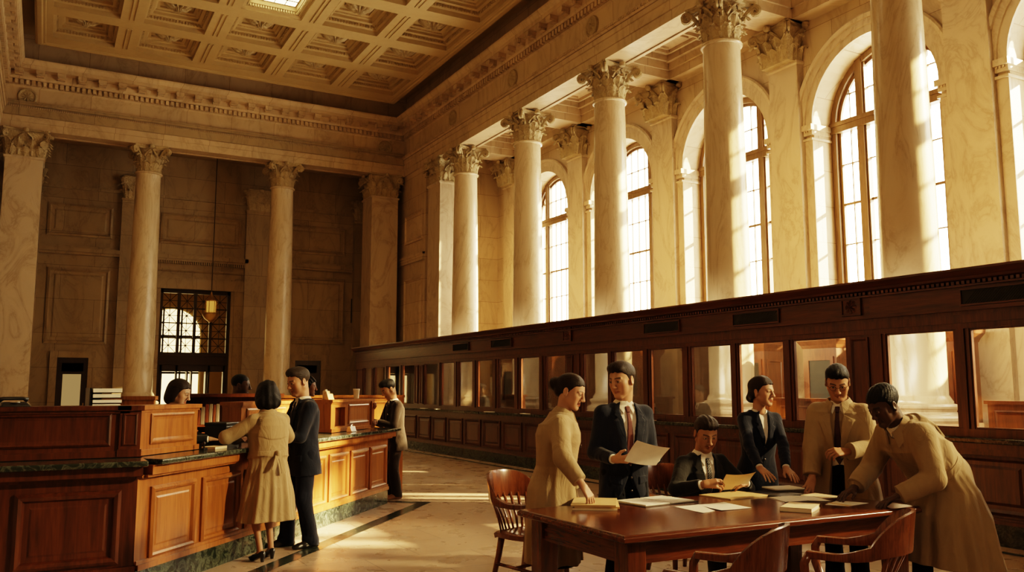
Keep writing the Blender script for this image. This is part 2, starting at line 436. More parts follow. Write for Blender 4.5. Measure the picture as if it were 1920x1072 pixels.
def capital_mesh(rb, rt, h, square=False):
    """origin at the astragal; rb bell radius, h total height"""
    mb = MB(); ha = h*.13
    if square:
        mb.sqlathe([(rb*.99,0),(rb*.99,h*.5),(rb*1.06,h*.75),(rb*1.2,h-ha)])
        spots = []
        for s in range(4):
            a = s*PI/2; o = Vector((math.cos(a), math.sin(a), 0)); t = Vector((-o.y, o.x, 0))
            for q in (-.72, 0, .72): spots.append((o*rb + t*(q*rb), o, t, 0))
            for q in (-.36, .36): spots.append((o*rb + t*(q*rb), o, t, 1))
            spots.append(((o+t)*rb*.98, (o+t).normalized(), (t-o).normalized(), 1))
        for p, o, t, row in spots:
            if row == 0: leaf(mb, p + o*.01, o, t, rb*.62, h*.36, .2)
            else: leaf(mb, p + o*.005 + Vector((0,0,h*.05)), o, t, rb*.58, h*.58, .25)
        corner = 1.0
    else:
        mb.lathe([(rb*.97,0),(rb*.97,h*.45),(rb*1.05,h*.68),(rb*1.25,h-ha)], 24)
        for k in range(8):
            a = 2*PI*k/8 + PI/8; o = Vector((math.cos(a), math.sin(a), 0)); t = Vector((-o.y, o.x, 0))
            leaf(mb, o*rb*.98, o, t, rb*.80, h*.36, .19)
            a = 2*PI*k/8; o = Vector((math.cos(a), math.sin(a), 0)); t = Vector((-o.y, o.x, 0))
            leaf(mb, o*rb*.97 + Vector((0,0,h*.04)), o, t, rb*.76, h*.60, .25)
            a += PI/8; o = Vector((math.cos(a), math.sin(a), 0)); t = Vector((-o.y, o.x, 0))
            leaf(mb, o*rb*1.0 + Vector((0,0,h*.42)), o, t, rb*.5, h*.34, .2)
    s = rt*(1.22 if square else 1.0)
    for k in range(4):
        a = PI/4 + k*PI/2; d = Vector((math.cos(a), math.sin(a), 0)); t = Vector((-d.y, d.x, 0))
        volute(mb, d*(s*.86)+t*.035, d, h-ha*.9, h*.24); volute(mb, d*(s*.86)-t*.035, d, h-ha*.9, h*.24)
        a = k*PI/2; d = Vector((math.cos(a), math.sin(a), 0)); t = Vector((-d.y, d.x, 0))
        for q in (-1, 1):
            pts = [d*(rb*1.04)+t*(q*rb*(.5-.42*i/5))+d*(.10*(i/5))+Vector((0,0,h*(.58+.25*(i/5)**.7))) for i in range(6)]
            mb.tube(pts, .03, 5)
        mb.lathe([(.01,-.07),(.07,-.05),(.085,0),(.07,.05),(.01,.07)], 8, tuple(d*(s*1.06)+Vector((0,0,h-ha*.55))))
    # abacus with hollowed sides
    secs = []
    for sc, z in ((.9, h-ha), (.93, h-ha*.62), (1.0, h-ha*.5), (1.02, h-ha*.1), (.99, h)):
        ring = []
        for k in range(4):
            c0 = PI/4+k*PI/2; A = Vector((math.cos(c0), math.sin(c0), 0))*(s*1.42); B = Vector((math.cos(c0+PI/2), math.sin(c0+PI/2), 0))*(s*1.42)
            mid = (A+B)/2; inw = mid.normalized(); td = (B-A).normalized()
            A2 = A + td*.05; B2 = B - td*.05
            for i in range(7):
                q = i/6; p = A2.lerp(B2, q) - inw*(s*.17*(1-(2*q-1)**2))
                ring.append(p*sc + Vector((0,0,z)))
        secs.append(ring)
    mb.ribbon([r[::-1] for r in secs])
    return mb
CAPR = capital_mesh(.375, .53, .86).build('capital', M['stone_carved'], None, True, auto=50)
CAPS = capital_mesh(.50, .53, .86, True).build('capital', M['stone_carved'], None, True, auto=50)

# ------------------------------------------------------------------ columns and piers
ZB = 1.0
def entasis(r0, r1, z0, z1, n=10):
    return [(r0-(r0-r1)*max(0,(i/n-.25)/.75)**1.3, z0+(z1-z0)*i/n) for i in range(n+1)]
sh = MB(); sh.lathe([(.50,1.36),(.50,1.40),(.46,1.47)] + entasis(.44,.378,1.5,8.60) + [(.385,8.62),(.42,8.63),(.435,8.66),(.42,8.69),(.385,8.70)], 40)
SHAFT = sh.build('shaft', M['shaft'], None, True, auto=35)
ba = MB(); ba.box(-.64,.64,-.64,.64,1.0,1.08)
ba.lathe([(.62,1.08),(.65,1.12),(.65,1.16),(.61,1.2),(.56,1.21),(.53,1.25),(.55,1.29),(.57,1.30),(.575,1.33),(.55,1.36),(.50,1.37)], 40)
BASE = ba.build('base', M['stone'], None, True, auto=35)
pe = MB(); pe.sqlathe([(.74,0),(.74,.16),(.68,.2),(.66,.24),(.66,.8),(.68,.84),(.74,.9),(.74,1.0)])
PED = pe.build('pedestal', M['stone'])
def column(loc, label):
    t = thing('marble_column', label, 'column', (loc[0], loc[1], 0), 0, None)
    for k, src in enumerate((SHAFT, BASE, PED, CAPR)):
        o = src if not column.used else src.copy()
        if column.used: COL.objects.link(o)
        o.parent = t
        if src is CAPR: o.location = (0,0,8.69)
    column.used = True
    return t
column.used = False
ORD = ['fifth', 'fourth', 'third', 'second', 'first']
SEE = ['tallest in view, its capital cut off by the top edge of the picture', 'between the two wide arched windows', 'rising behind the man with the loose sheet', 'thin with distance, beside the half hidden arch', 'beside the sunlit square pier']
for k, y in enumerate((8.75, 12.87, 16.9, 21.03, 25.2)):
    column((12.0, y), f'smooth marble column of the window row, {ORD[k]} counted from the sunlit square pier, {SEE[k]}')
column((2.67, 30.1), 'smooth marble column before the far wall, next to the dark door with a frosted pane')
column((7.09, 30.1), 'smooth marble column before the far wall, on the lantern side of the bronze doorway near the small black door')
ps = MB(); ps.sqlathe([(.66,0),(.66,.95),(.62,1.0),(.62,1.1),(.58,1.16),(.54,1.24),(.52,1.26),(.51,8.60),(.55,8.63),(.55,8.69),(.5,8.70)])
PSH = ps.build('shaft', M['stone'])
def pier(loc, label, first):
    t = thing('square_pier', label, 'pier', (loc[0], loc[1], 0))
    for src in (PSH, CAPS):
        o = src if first else src.copy()
        if not first: COL.objects.link(o)
        o.parent = t
        if src is CAPS: o.location = (0,0,8.69)
pier((-.92, 30.12), 'square veined marble pier with carved capital at the outer end of the far colonnade', True)
pier((10.78, 30.12), 'square marble pier with carved capital in the shaded far corner by the teller screen', False)
pier((12.06, 26.82), 'square marble pier brightly lit by the sun beside the last window column', False)

# ------------------------------------------------------------------ entablature round the hall
ENT = [(-.72,ZA),(-.62,ZA),(-.62,ZA+.03),(-.12,ZA+.03),(-.12,ZA),(0,ZA),(0,9.77),(.03,9.78),(.03,10.0),(.06,10.01),(.06,10.14),(.09,10.15),(.13,10.23),(.13,10.27),(.0,10.28),
       (.0,10.86),(.04,10.9),(.05,10.92),(.05,11.08),(.15,11.09),(.17,11.15),(.17,11.34),(.44,11.35),(.44,11.46),(.47,11.48),(.52,11.58),(.53,11.63),(.3,11.66),(-.1,11.66),(-.1,12.66)]
def entab(name, path, sides):
    b = MB(); b.sweep(path, ENT)
    def put(o0, o1, t, w, z0, z1, side):
        if side == 'right': b.box(XR-o1, XR-o0, t-w/2, t+w/2, z0, z1)
        elif side == 'far': b.box(t-w/2, t+w/2, YF-o1, YF-o0, z0, z1)
        else: b.box(XL+o0, XL+o1, t-w/2, t+w/2, z0, z1)
    for side, t0, t1 in sides:
        n = int((t1-t0)/.155)
        for k in range(n): put(.04, .14, t0+.155*(k+.5), .095, 10.935, 11.075, side)
        n = int((t1-t0)/.06)
        for k in range(n): put(.08, .155, t0+.06*(k+.5), .036, 10.19, 10.25, side)
        n = int((t1-t0)/.58)
        for k in range(n):
            t = t0+.58*(k+.5)
            put(.16, .42, t, .24, 11.24, 11.345, side); put(.16, .30, t, .2, 11.17, 11.25, side); put(.34, .42, t, .2, 11.2, 11.25, side)
    return struct(b.build(name, M['stone_wall']))
E1 = entab('trim_3', PLAN, [('right', 3, YF-.1), ('far', XL+.1, XR-.1), ('left', 18, YF-.1)])
# carved medallions on the frieze
def rosette(mb, r, n, depth, tilt=0):
    vs = []; fs = []; A = 48; Rn = 9
    for i in range(Rn):
        q = i/(Rn-1)
        for k in range(A):
            a = 2*PI*k/A
            rad = r*q*(1+.10*math.cos(n*a)*q)
            z = depth*((1-q)*.5 + .55*abs(math.cos(n*a/2))*math.sin(PI*q) + (.5 if q < .22 else 0))
            vs.append((rad*math.cos(a), rad*math.sin(a), z))
    for i in range(Rn-1):
        for k in range(A):
            l = (k+1) % A; fs.append((i*A+k, (i+1)*A+k, (i+1)*A+l, i*A+l))
    mb.add(vs, fs)
md = MB(); md.lathe([(.27,0),(.27,.03),(.25,.06),(.22,.06),(.2,.03)], 28); rosette(md, .2, 8, .07)
MED = md.build('medallion', M['stone_carved'], E1, True, auto=40)
MED.location = (-.95, YF, 10.57); MED.rotation_euler = (R(90),0,0)
for k, (p, r) in enumerate([((10.75,YF,10.57),(R(90),0,0))] + [((XR,y,10.57),(R(90),0,R(-90))) for y in (12.87,16.9,21.03,25.2)]):
    o = MED.copy(); COL.objects.link(o); o.location = p; o.rotation_euler = r

# ------------------------------------------------------------------ coffered ceiling
ZC = 12.0; CX = [-.34+2.265*k for k in range(5)]; CW, CD = 1.66, 1.75; NR = 7
CY = [26.17-2.33*k for k in range(NR)]
X0, X1, Y0, Y1 = -.80, 10.75, YB, 28.75
ce = MB()
xs = [X0] + [q for x in CX for q in (x, x+CW)] + [X1]
ys = [Y0] + [q for y in sorted(CY) for q in (y, y+CD)] + [Y1]
for i in range(len(xs)-1):
    for j in range(len(ys)-1):
        if i % 2 == 1 and j % 2 == 1: continue
        ce.add([(xs[i],ys[j],ZC),(xs[i],ys[j+1],ZC),(xs[i+1],ys[j+1],ZC),(xs[i+1],ys[j],ZC)], [(0,1,2,3)])
ce.sweep([(X1,Y0),(X1,Y1),(X0,Y1),(X0,Y0)], [(-.02,12.22),(-.02,12.06),(.03,12.04),(.05,11.98),(.16,11.97),(.2,11.99),(.26,11.985),(.28,12.0)])
ce.box(-2.2, 12.3, YB, 30.4, 12.62, 12.75)
for i in range(6):           # sunk strips in the ribs between the coffers
    xm = CX[i]-.30 if i < 5 else CX[4]+CW+.30
    if i == 0: continue
    for y in CY:
        if i < 5:
            for dx in (-.07, .05): ce.box(xm+dx, xm+dx+.03, y+.05, y+CD-.05, ZC-.025, ZC)
CEIL = struct(ce.build('ceiling', M['plaster']))
def coffer_mesh():
    b = MB(); pr = [(0,0),(0,.14),(.07,.16),(.09,.24),(.13,.25),(.22,.26),(.22,.34),(.27,.36),(.29,.40),(.36,.41),(.38,.41),(.38,.47)]
    vs = []; fs = []
    for i, z in pr:
        vs += [(i,i,z),(CW-i,i,z),(CW-i,CD-i,z),(i,CD-i,z)]
    for j in range(len(pr)-1):
        for k in range(4):
            l = (k+1) % 4; fs.append((j*4+k, (j+1)*4+k, (j+1)*4+l, j*4+l))
    m = len(pr)-1; fs.append(tuple(m*4+k for k in (0,3,2,1)))
    b.add(vs, fs)
    for k in range(17):
        t = .12+k*(CW-.24)/17
        b.box(t, t+.045, .08, .125, .165, .245); b.box(t, t+.045, CD-.125, CD-.08, .165, .245)
        t = .12+k*(CD-.24)/17
        b.box(.08, .125, t, t+.045, .165, .245); b.box(CW-.125, CW-.08, t, t+.045, .165, .245)
    for k in range(12):
        t = .27+k*(CW-.54)/12
        b.box(t, t+.035, .26, .285, .355, .40); b.box(t, t+.035, CD-.285, CD-.26, .355, .40)
    return b
COF = coffer_mesh().build('coffer', M['plaster'], CEIL)
rb = MB(); rosette(rb, .42, 10, .27)
ROS = rb.build('rosette', M['stone_carved'], COF, True)
ROS.rotation_euler = (PI,0,0); ROS.location = (CW/2, CD/2, .45)
first = True
for j, y in enumerate(CY):
    for i, x in enumerate(CX):
        if i == 2 and j in (2, 4, 6): continue
        o = COF if first else copy_tree(COF, CEIL); first = False
        o.location = (x, y, ZC)
# skylights in place of the middle coffer of every second row
def skylight(y, idx):
    b = MB(); pr = [(0,0),(0,.03),(.03,.06),(.10,.07),(.12,.14),(.18,.16),(.20,.26),(.24,.27)]
    vs = []; fs = []; x = CX[2]
    for i, z in pr: vs += [(x+i,y+i,ZC+z),(x+CW-i,y+i,ZC+z),(x+CW-i,y+CD-i,ZC+z),(x+i,y+CD-i,ZC+z)]
    for q in range(len(pr)-1):
        for k in range(4):
            l = (k+1) % 4; fs.append((q*4+k, (q+1)*4+k, (q+1)*4+l, q*4+l))
    b.add(vs, fs)
    for k in range(20):
        t = .13+k*(CW-.26)/20; b.box(x+t, x+t+.04, y+.13, y+.17, ZC+.08, ZC+.145); b.box(x+t, x+t+.04, y+CD-.17, y+CD-.13, ZC+.08, ZC+.145)
        t = .13+k*(CD-.26)/20; b.box(x+.13, x+.17, y+t, y+t+.04, ZC+.08, ZC+.145); b.box(x+CW-.17, x+CW-.13, y+t, y+t+.04, ZC+.08, ZC+.145)
    w = struct(b.build(f'window_{idx}', M['plaster']))
    g = MB(); g.add([(x+.24,y+.24,ZC+.27),(x+.24,y+CD-.24,ZC+.27),(x+CW-.24,y+CD-.24,ZC+.27),(x+CW-.24,y+.24,ZC+.27)], [(0,1,2,3)])
    g.build('glass_pane', M['skypane'], w)
    m = MB()
    for k in range(1,4): m.box(x+.24+k*.295-.008, x+.24+k*.295+.008, y+.24, y+CD-.24, ZC+.25, ZC+.27)
    for k in range(1,4): m.box(x+.24, x+CW-.24, y+.24+k*.317-.008, y+.24+k*.317+.008, ZC+.25, ZC+.27)
    m.build('glazing_bars', M['bronze'], w)
for k, j in enumerate((2, 4, 6)): skylight(CY[j], 11+k)

# ------------------------------------------------------------------ window wall with arched openings
XW = 14.2; RAD = 1.49; ZS = 7.22; SILL = 2.9; ZT = 10.3
WY = [6.75+4.25*k for k in range(-1, 5)]
ww = MB(); NA = 24
def quad(a, b, c, d): ww.add([a, b, c, d], [(0,1,2,3)])
def wall_bay(y0, y1, yc):
    L, Rr = yc-RAD, yc+RAD
    for a, b in ((y0, L), (Rr, y1)): quad((XW,a,0),(XW,a,ZT),(XW,b,ZT),(XW,b,0))
    quad((XW,L,0),(XW,L,SILL),(XW,Rr,SILL),(XW,Rr,0))
    arc = [(yc+RAD*math.cos(PI*i/NA), ZS+RAD*math.sin(PI*i/NA)) for i in range(NA+1)]
    for i in range(NA):
        (a, za), (b, zb) = arc[i], arc[i+1]
        quad((XW,a,za),(XW,b,zb),(XW,b,ZT),(XW,a,ZT))
    edge = [(Rr, SILL)] + arc + [(L, SILL)]
    for i in range(len(edge)):
        (a, za), (b, zb) = edge[i], edge[(i+1) % len(edge)]
        quad((XW,a,za),(XW+.85,a,za),(XW+.85,b,zb),(XW,b,zb))
for k, yc in enumerate(WY):
    y0 = YB if k == 0 else yc-2.125; y1 = 27.3 if k == len(WY)-1 else yc+2.125
    wall_bay(y0, y1, yc)
ww.box(XW+.84, XW+.95, YB, 27.3, 0, SILL)
WALL = struct(ww.build('wall_window', M['stone_wall']))
# archivolts, imposts and jamb strips
def sweep_arc(mb, yc, prof, z0=ZS, n=28):
    """prof (radial, x) swept round the arch"""
    vs = []; fs = []; k = len(prof)
    for i in range(n+1):
        a = PI*i/n
        for r, x in prof: vs.append((x, yc+r*math.cos(a), z0+r*math.sin(a)))
    for i in range(n):
        for j in range(k-1): fs.append((i*k+j, i*k+j+1, (i+1)*k+j+1, (i+1)*k+j))
    mb.add(vs, fs)
tw = MB()
for yc in WY:
    sweep_arc(tw, yc, [(RAD,XW),(RAD,XW-.06),(RAD+.16,XW-.06),(RAD+.17,XW-.09),(RAD+.30,XW-.09),(RAD+.31,XW-.13),(RAD+.38,XW-.15),(RAD+.42,XW-.12),(RAD+.42,XW)])
    for s in (-1, 1):
        e = yc+s*RAD; a, b = sorted((e, e+s*.36))
        tw.box(XW-.05, XW+.0, a, b, SILL-2, ZS-.32)
        a2, b2 = sorted((e-s*.05, e+s*.44))
        tw.box(XW-.10, XW+.86, *sorted((e-s*.03, e+s*.38)), ZS-.34, ZS-.29)
        tw.box(XW-.08, XW+.86, *sorted((e-s*.02, e+s*.38)), ZS-.22, ZS-.12)
        tw.box(XW-.14, XW+.86, a2, b2, ZS-.12, ZS)
        for q in range(6): tw.box(XW-.11, XW-.07, min(a,b)+.03+q*.06, min(a,b)+.06+q*.06, ZS-.16, ZS-.12)
struct(tw.build('trim_4', M['stone']))
def window(idx, yc):
    fr = MB(); xo = XW+.55
    ro = RAD-.01
    for r0, r1, xa, xb in ((ro-.13, ro, xo-.04, xo+.2), (ro-.2, ro-.12, xo+.04, xo+.2)):
        sweep_arc(fr, yc, [(r0,xb),(r0,xa),(r1,xa),(r1,xb)])
        for s in (-1, 1):
            fr.box(xa, xb, *sorted((yc+s*r0, yc+s*r1)), SILL, ZS)
    fr.box(xo-.04, xo+.2, yc-ro, yc+ro, SILL, SILL+.14)
    for s in (-1, 1):        # mullions
        m = yc+s*.70; zt = ZS+math.sqrt(ro*ro-.70**2)
        fr.box(xo-.06, xo+.2, m-.075, m+.075, SILL, zt-.03)
        fr.box(xo-.02, xo+.2, m-.12, m+.12, SILL, zt-.06)
    fr.box(xo-.08, xo+.2, yc-ro, yc+ro, ZS-.16, ZS+.08); fr.box(xo-.10, xo+.2, yc-ro, yc+ro, ZS-.02, ZS+.05)
    w = struct(fr.build(f'window_{idx}', M['winframe']))
    mu = MB(); bw = .012
    def vbar(y):
        z = ZS+math.sqrt(max(0, (ro-.15)**2-(y-yc)**2)); mu.box(xo+.06, xo+.13, y-bw, y+bw, SILL, z)
    for y in (-1.04, -.31, 0, .31, 1.04): vbar(yc+y)
    for k in range(1, 5):
        z = SILL+k*(ZS-SILL)/5; mu.box(xo+.05, xo+.13, yc-ro+.1, yc+ro-.1, z-bw*(2.2 if k == 3 else 1), z+bw*(2.2 if k == 3 else 1))
    mu.box(xo+.06, xo+.13, yc-1.1, yc+1.1, ZS+.66-bw, ZS+.66+bw)
    mu.build('glazing_bars', M['winframe'], w)
    g = MB(); ring = [(xo+.1, yc+(ro-.14)*math.cos(PI*i/NA), ZS+(ro-.14)*math.sin(PI*i/NA)) for i in range(NA+1)]
    ring = [(xo+.1, yc+ro-.14, SILL+.1)] + ring + [(xo+.1, yc-ro+.14, SILL+.1)]
    g.add(ring, [tuple(range(len(ring)))])
    g.build('glass_pane', M['pane'], w)
for k, yc in enumerate(WY): window(k+1, yc)
# pilasters on the window wall, aisle beams and aisle ceiling
pb = MB(); pb.sqlathe([((.24,.50),0),((.24,.50),1.0),((.22,.46),1.06),((.2,.43),1.2),((.2,.41),8.62),((.24,.45),8.65),((.24,.45),8.70)])
PIL = pb.build('pilaster', M['stone'], WALL)
CP = capital_mesh(.40, .44, .86, True).build('capital', M['stone_carved'], PIL, True, auto=50)
CP.location = (-.05,0,8.69)
for k in range(5):
    o = PIL if k == 0 else copy_tree(PIL, WALL)
    o.location = (14.2, 8.87+4.25*k, 0)
ai = MB()
AC = [8.8, 13.0, 17.15, 21.3, 25.55]
AP = [(13.98,ZA),(13.95,ZA),(13.95,ZA+.2),(13.9,ZA+.21),(13.9,ZA+.36),(13.8,ZA+.45),(13.78,ZA+.5)]
ai.add([(12.2,YB,10.12),(12.2,27.2,10.12),(14.2,27.2,10.12),(14.2,YB,10.12)], [(0,1,2,3)])
ai.box(12.2, 12.3, YB, 27.2, ZA+.04, 12.5)
for y in AC:
    ai.box(12.2, 14.2, y-.42, y+.42, ZA, 10.12); ai.box(12.2, 14.2, y-.47, y+.47, ZA+.22, 10.12)
    ai.box(12.2, 14.2, y-.55, y+.55, ZA+.42, 10.12)
ai.box(13.78, 14.2, YB, 27.2, ZA, ZA+.22); ai.box(13.72, 14.2, YB, 27.2, ZA+.22, ZA+.4); ai.box(13.62, 14.2, YB, 27.2, ZA+.4, 10.12)
ai.box(12.2, 12.5, YB, 27.2, ZA+.28, 10.12); ai.box(12.2, 12.6, YB, 27.2, ZA+.42, 10.12)
for a, b in zip(AC[:-1], AC[1:]):
    ym = (a+b)/2
    for q in (-.72, .72):
        c = ym+q
        for i, z in ((.62,10.12),(.5,10.06)):
            pass
        ai.box(12.75, 13.5, c-.6, c-.54, 10.04, 10.12); ai.box(12.75, 13.5, c+.54, c+.6, 10.04, 10.12); ai.box(12.75, 12.81, c-.6, c+.6, 10.04, 10.12); ai.box(13.44, 13.5, c-.6, c+.6, 10.04, 10.12)
        ai.box(12.95, 13.3, c-.4, c-.36, 10.06, 10.12); ai.box(12.95, 13.3, c+.36, c+.4, 10.06, 10.12)
struct(ai.build('ceiling_aisle', M['stone_wall']))
# pilasters behind the far colonnade
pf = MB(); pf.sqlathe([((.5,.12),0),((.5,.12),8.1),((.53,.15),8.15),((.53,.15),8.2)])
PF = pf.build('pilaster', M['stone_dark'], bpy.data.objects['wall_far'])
CF = capital_mesh(.42, .42, .8, True).build('capital', M['stone_carved'], PF, True, auto=50); CF.location = (0,.1,8.2); CF.scale = (1,.6,1)
for k, x in enumerate((2.55, 6.78, 10.95, -.9)):
    o = PF if k == 0 else copy_tree(PF, bpy.data.objects['wall_far'])
    o.location = (x, 32.2, 0)

# ------------------------------------------------------------------ doors
def dark_door(idx, x0, x1, top, pane):
    b = MB(); y = 32.3
    b.box(x0, x1, y-.06, y+.02, 0, top)
    b.panel((x0+.1, y-.06, top-.5), (1,0,0), (0,-1,0), x1-x0-.2, .36, [(0,0),(0,.02),(.03,.02),(.05,0)])
    d = struct(b.build(f'door_{idx}', M['darkwood']))
    f = MB(); f.box(x0-.22, x0, y-.12, y, 0, top+.22); f.box(x1, x1+.22, y-.12, y, 0, top+.22); f.box(x0, x1, y-.12, y, top, top+.22)
    pass
    f.build('door_frame', M['stone_dark'], d)
    if pane:
        g = MB(); g.box(x0+.19, x1-.19, y-.09, y-.06, 1.0, 2.08); g.build('frosted_pane', M['frost'], d)
        h = MB(); h.tube([(x1-.09,y-.1,.95),(x1-.09,y-.1,1.12)], .015); h.build('handle', M['gold'], d)
    return d
dark_door(1, .35, 1.28, 2.63, True)
dark_door(2, 8.27, 9.25, 2.65, False)
# main doorway: bronze transom grille, revolving door below, lit vestibule window beyond
b = MB(); x0, x1, zt = D2; y = 32.42
b.box(x0, x0+.1, y-.08, y+.08, 0, zt); b.box(x1-.1, x1, y-.08, y+.08, 0, zt); b.box(x0, x1, y-.08, y+.08, zt-.14, zt)
b.box(x0, x1, y-.12, y+.12, 2.42, 2.86); b.box(x0, x1, y-.16, y+.1, 2.76, 2.82); b.box(x0, x1, y-.16, y+.1, 2.44, 2.5)
cols = [x0+.1+k*(x1-x0-.2)/4 for k in range(5)]
for q in cols[1:-1]: b.box(q-.05, q+.05, y-.06, y+.06, 2.86, zt)
DM = struct(b.build('door_3', M['bronze']))
gr = MB(); rows = [2.86+k*(zt-.14-2.86)/4 for k in range(5)]
for i in range(4):
    a, c = cols[i]+(.05 if i else 0), cols[i+1]-(.05 if i < 3 else 0)
    for j in range(4):
        z0, z1 = rows[j], rows[j+1]; cx, cz = (a+c)/2, (z0+z1)/2
        for p, q in (((a,z0),(c,z1)),((a,z1),(c,z0)),((cx,z0),(cx,z1)),((a,cz),(c,cz))):
            gr.tube([(p[0],y,p[1]),(q[0],y,q[1])], .011, 5)
        gr.tube([(a,y,z0),(c,y,z0)], .022, 5)
        gr.lathe([(.005,-.02),(.045,-.015),(.045,.015),(.005,.02)], 8, (cx,y,cz))
gr.build('transom_grille', M['bronze'], DM)
rv = MB()
for q in (x0+.1, x0+.62, x1-.68, x1-.16):
    rv.box(q, q+.06, y-.1, y+.1, 0, 2.42)
rv.box(x0+.1, x1-.1, y-.1, y+.1, 0, .35); rv.box(x0+.1, x1-.1, y-.1, y+.1, 2.2, 2.42)
for q in (1.0, 1.15, 1.65):
    rv.box(x0+q, x0+q+.05, y-.05, y+.3, .35, 2.2)
rv.build('revolving_door', M['darkwood'], DM)
gl = MB(); gl.add([(x0+.1,y+.05,.35),(x1-.1,y+.05,.35),(x1-.1,y+.05,zt-.1),(x0+.1,y+.05,zt-.1)], [(0,1,2,3)])
gl.build('glass_pane', m_glass('amber_pane', (.95,.8,.55)), DM)
ve = MB()
ve.box(2.6, 2.8, 32.6, 35.2, 0, 5.8); ve.box(6.4, 6.6, 32.6, 35.2, 0, 5.8); ve.box(2.6, 6.6, 35.1, 35.2, 0, 5.8); ve.box(2.6, 6.6, 32.6, 35.2, 5.7, 5.8)
struct(ve.build('wall_vestibule', M['plaster']))
vw = MB(); ring = [(3.2,1.0),(5.25,1.0)] + [(4.225+1.025*math.cos(PI*i/16), 3.75+.9*math.sin(PI*i/16)) for i in range(17)]
vw.add([(p[0],35.06,p[1]) for p in ring], [tuple(range(len(ring)))])
VW = struct(vw.build('window_21', m_emit('vestibule_window_glass', (1.0,.84,.52), 3.2)))
vb = MB()
for x in (3.9, 4.56): vb.box(x-.03, x+.03, 35.0, 35.06, 1, 4.7)
for z in (2.2, 3.6): vb.box(3.2, 5.25, 35.0, 35.06, z-.04, z+.04)
vb.build('glazing_bars', M['bronze'], VW)
vg = MB(); vg.box(10.42, 10.82, 32.24, 32.3, 4.15, 5.1)
tag(vg.build('wall_vent', M['black']), 'small dark upright vent grille on the shaded far wall near the corner', 'vent')
